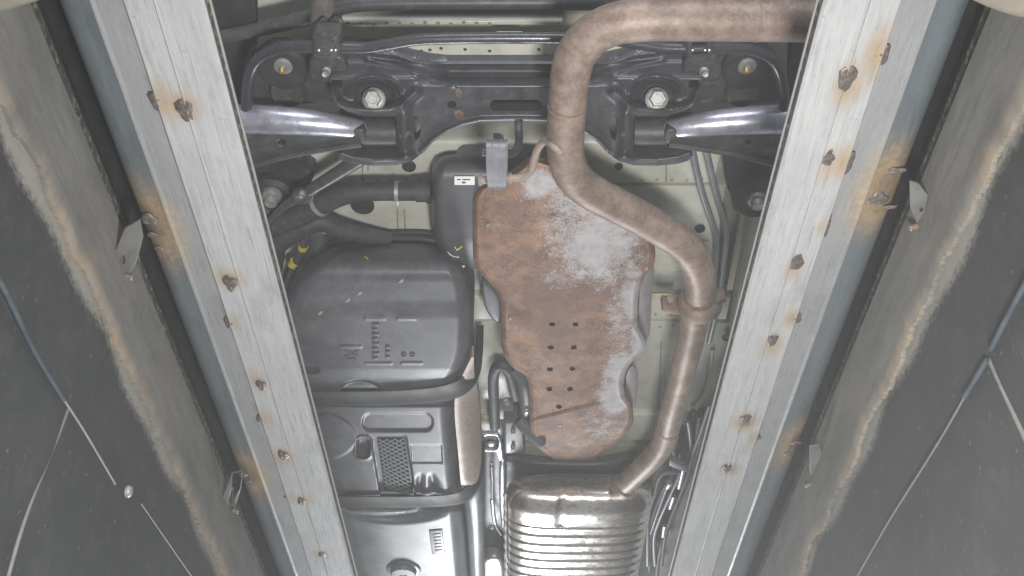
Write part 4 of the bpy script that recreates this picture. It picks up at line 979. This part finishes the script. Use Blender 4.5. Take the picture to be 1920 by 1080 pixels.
# ---- parts between tank and shield
loop = tube('hose_loop', [(928, 800, 1.33), (926, 750, 1.325), (925, 710, 1.32), (932, 688, 1.315), (945, 686, 1.31), (956, 700, 1.31), (962, 722, 1.31), (968, 745, 1.315)], .0125, 'rubber', car, 14, label='black looped hose between tank and heat shield')
tube('hose_end', [(962, 690, 1.31), (978, 705, 1.305), (986, 725, 1.30), (988, 760, 1.30), (982, 790, 1.31), (990, 808, 1.31)], [.012, .016, .018, .017, .014, .012], 'box_plastic', loop, 14)
bolt(949, 752, 1.33, .008, loop, 'foil', (0.3, -.3, -1), 'clip'); bolt(987, 768, 1.285, .006, loop, 'foil', DOWN, 'clip')
box('joint_block', P(947, 768, 1.345), (.040, .04, .03), 'grey_tube', loop, .005)
plate = slab('link_plate', [(944, 792), (980, 790), (985, 850), (946, 852)], 1.30, 0.05, 'box_plastic', car, 0.006, smooth_outline=False, label='small black mounting plate beside the heat shield end')
for y in (808, 838): bolt(962, y, 1.299, .006, plate, 'bolt_dull')
lathe('rubber_stub', [(.018, -.06), (.017, -.01), (.012, .02), (.006, .025)], P(1006, 820, 1.27), (.6, .5, -.4), 'box_plastic', plate, 18)
clipb = slab('clip_bracket', [(903, 814), (934, 814), (940, 830), (944, 862), (936, 866), (930, 848), (905, 848)], 1.335, 0.012, 'foil', car, 0.003, smooth_outline=False, label='bright pressed clip bracket right of the tank strap', holes=[rect(910, 820, 932, 842)])
lathe('clip_stud', [(.010, 0), (.010, .004), (.006, .006), (.004, .006)], P(921, 831, 1.345), DOWN, 'foil', clipb, 10)
cab = tube('handbrake_cable', [(922, 866, 1.33), (923, 900, 1.33), (923, 935, 1.33), (925, 960, 1.328), (930, 985, 1.325), (940, 1002, 1.32)], .0042, 'grey_tube', car, 12, label='thin metal cable left of the muffler')
tube('cable_sleeve', [(922, 872, 1.33), (923, 898, 1.33)], .0058, 'tank_plastic_lit', cab, 12, 2)
tube('cable_sleeve', [(923, 935, 1.33), (925, 962, 1.328), (928, 980, 1.326)], .0060, 'foil', cab, 12, 3)
lathe('cable_ball', [(.0005, -.007), (.006, -.004), (.0075, 0), (.006, .004), (.0005, .007)], P(923, 988, 1.32), DOWN, 'foil', cab, 14)
slab('foil_shield', [(938, 868), (946, 866), (948, 920), (946, 985), (940, 982), (936, 930)], 1.335, 0.02, 'foil', car, 0.006, label='bright vertical metal strip left of the muffler')
slab('foil_bracket', [(902, 1080), (903, 1056), (920, 1046), (940, 1050), (946, 1075), (940, 1100), (905, 1100)], 1.30, 0.04, 'foil', car, 0.012, label='crumpled bright metal bracket at the bottom edge')

# ---- line bundle, lower right
bund = slab('line_clip', [(1256, 862), (1286, 876), (1290, 888), (1254, 874)], 1.285, 0.02, 'grey_tube', car, 0.004, smooth_outline=False, label='grey clip holding the line bundle at lower right')
for k, (pts, r, mt) in enumerate((([(1330, 760, 1.32), (1306, 830, 1.315), (1282, 880, 1.305), (1240, 890, 1.30), (1226, 930, 1.30), (1215, 975, 1.30), (1214, 1060, 1.30)], .0052, 'grey_tube'),
                       ([(1290, 790, 1.32), (1294, 840, 1.315), (1274, 890, 1.305), (1256, 930, 1.30), (1236, 975, 1.30), (1226, 1010, 1.30), (1228, 1060, 1.30)], .0052, 'grey_tube'),
                       ([(1312, 780, 1.33), (1300, 850, 1.32), (1286, 900, 1.31), (1266, 950, 1.305), (1248, 1000, 1.30), (1240, 1060, 1.30)], .0060, 'rubber'),
                       ([(1268, 790, 1.33), (1262, 840, 1.32), (1266, 870, 1.31), (1244, 930, 1.305), (1228, 975, 1.30), (1220, 1000, 1.30)], .0045, 'grey_tube'))):
    tube('thin_pipe', pts, r, mt, bund, 10)
for pts, r in (([(1300, 770, 1.335), (1284, 830, 1.325), (1262, 880, 1.315), (1234, 940, 1.31), (1220, 990, 1.31), (1218, 1070, 1.31)], .007), ([(1322, 790, 1.335), (1300, 870, 1.325), (1276, 930, 1.315), (1252, 990, 1.31), (1236, 1040, 1.31), (1230, 1090, 1.31)], .0075), ([(1280, 800, 1.34), (1272, 850, 1.33), (1250, 905, 1.32), (1232, 960, 1.315), (1224, 1030, 1.315)], .0065)):
    tube('dark_hose', pts, r, 'rubber', bund, 10)
lathe('line_ferrule', [(.0075, 0), (.0085, .004), (.0075, .010), (.0085, .016), (.007, .024)], P(1256, 904, 1.295), (-.15, .9, 0), 'bright_clip', bund, 14)
for a, b in (((1281, 880), (1273, 914)), ((1263, 930), (1256, 952)), ((1246, 985), (1243, 1005))):
    tube('metal_sleeve', [(a[0], a[1], 1.293), (b[0], b[1], 1.293)], .0058, 'foil', bund, 12, 2)

# ------------------------------------------------------------------ haze volume added to lift the blacks, standing in for lens veil
hz = bpy.data.materials.new('haze_veil'); hz.use_nodes = True; nt = hz.node_tree
nt.nodes.remove(nt.nodes['Principled BSDF'])
pv = nt.nodes.new('ShaderNodeVolumePrincipled'); pv.inputs['Color'].default_value = (0.92, 0.93, 0.92, 1); pv.inputs['Density'].default_value = 0.033
nt.links.new(pv.outputs[0], nt.nodes['Material Output'].inputs['Volume'])
MATS['haze_veil'] = hz
hb = box('haze', (0, 1.7, 0.5), (3.2, 8.0, 4.0), 'haze_veil', None, 0)
hb['kind'] = 'stuff'; hb['label'] = 'thin haze volume added to lift the dark tones'
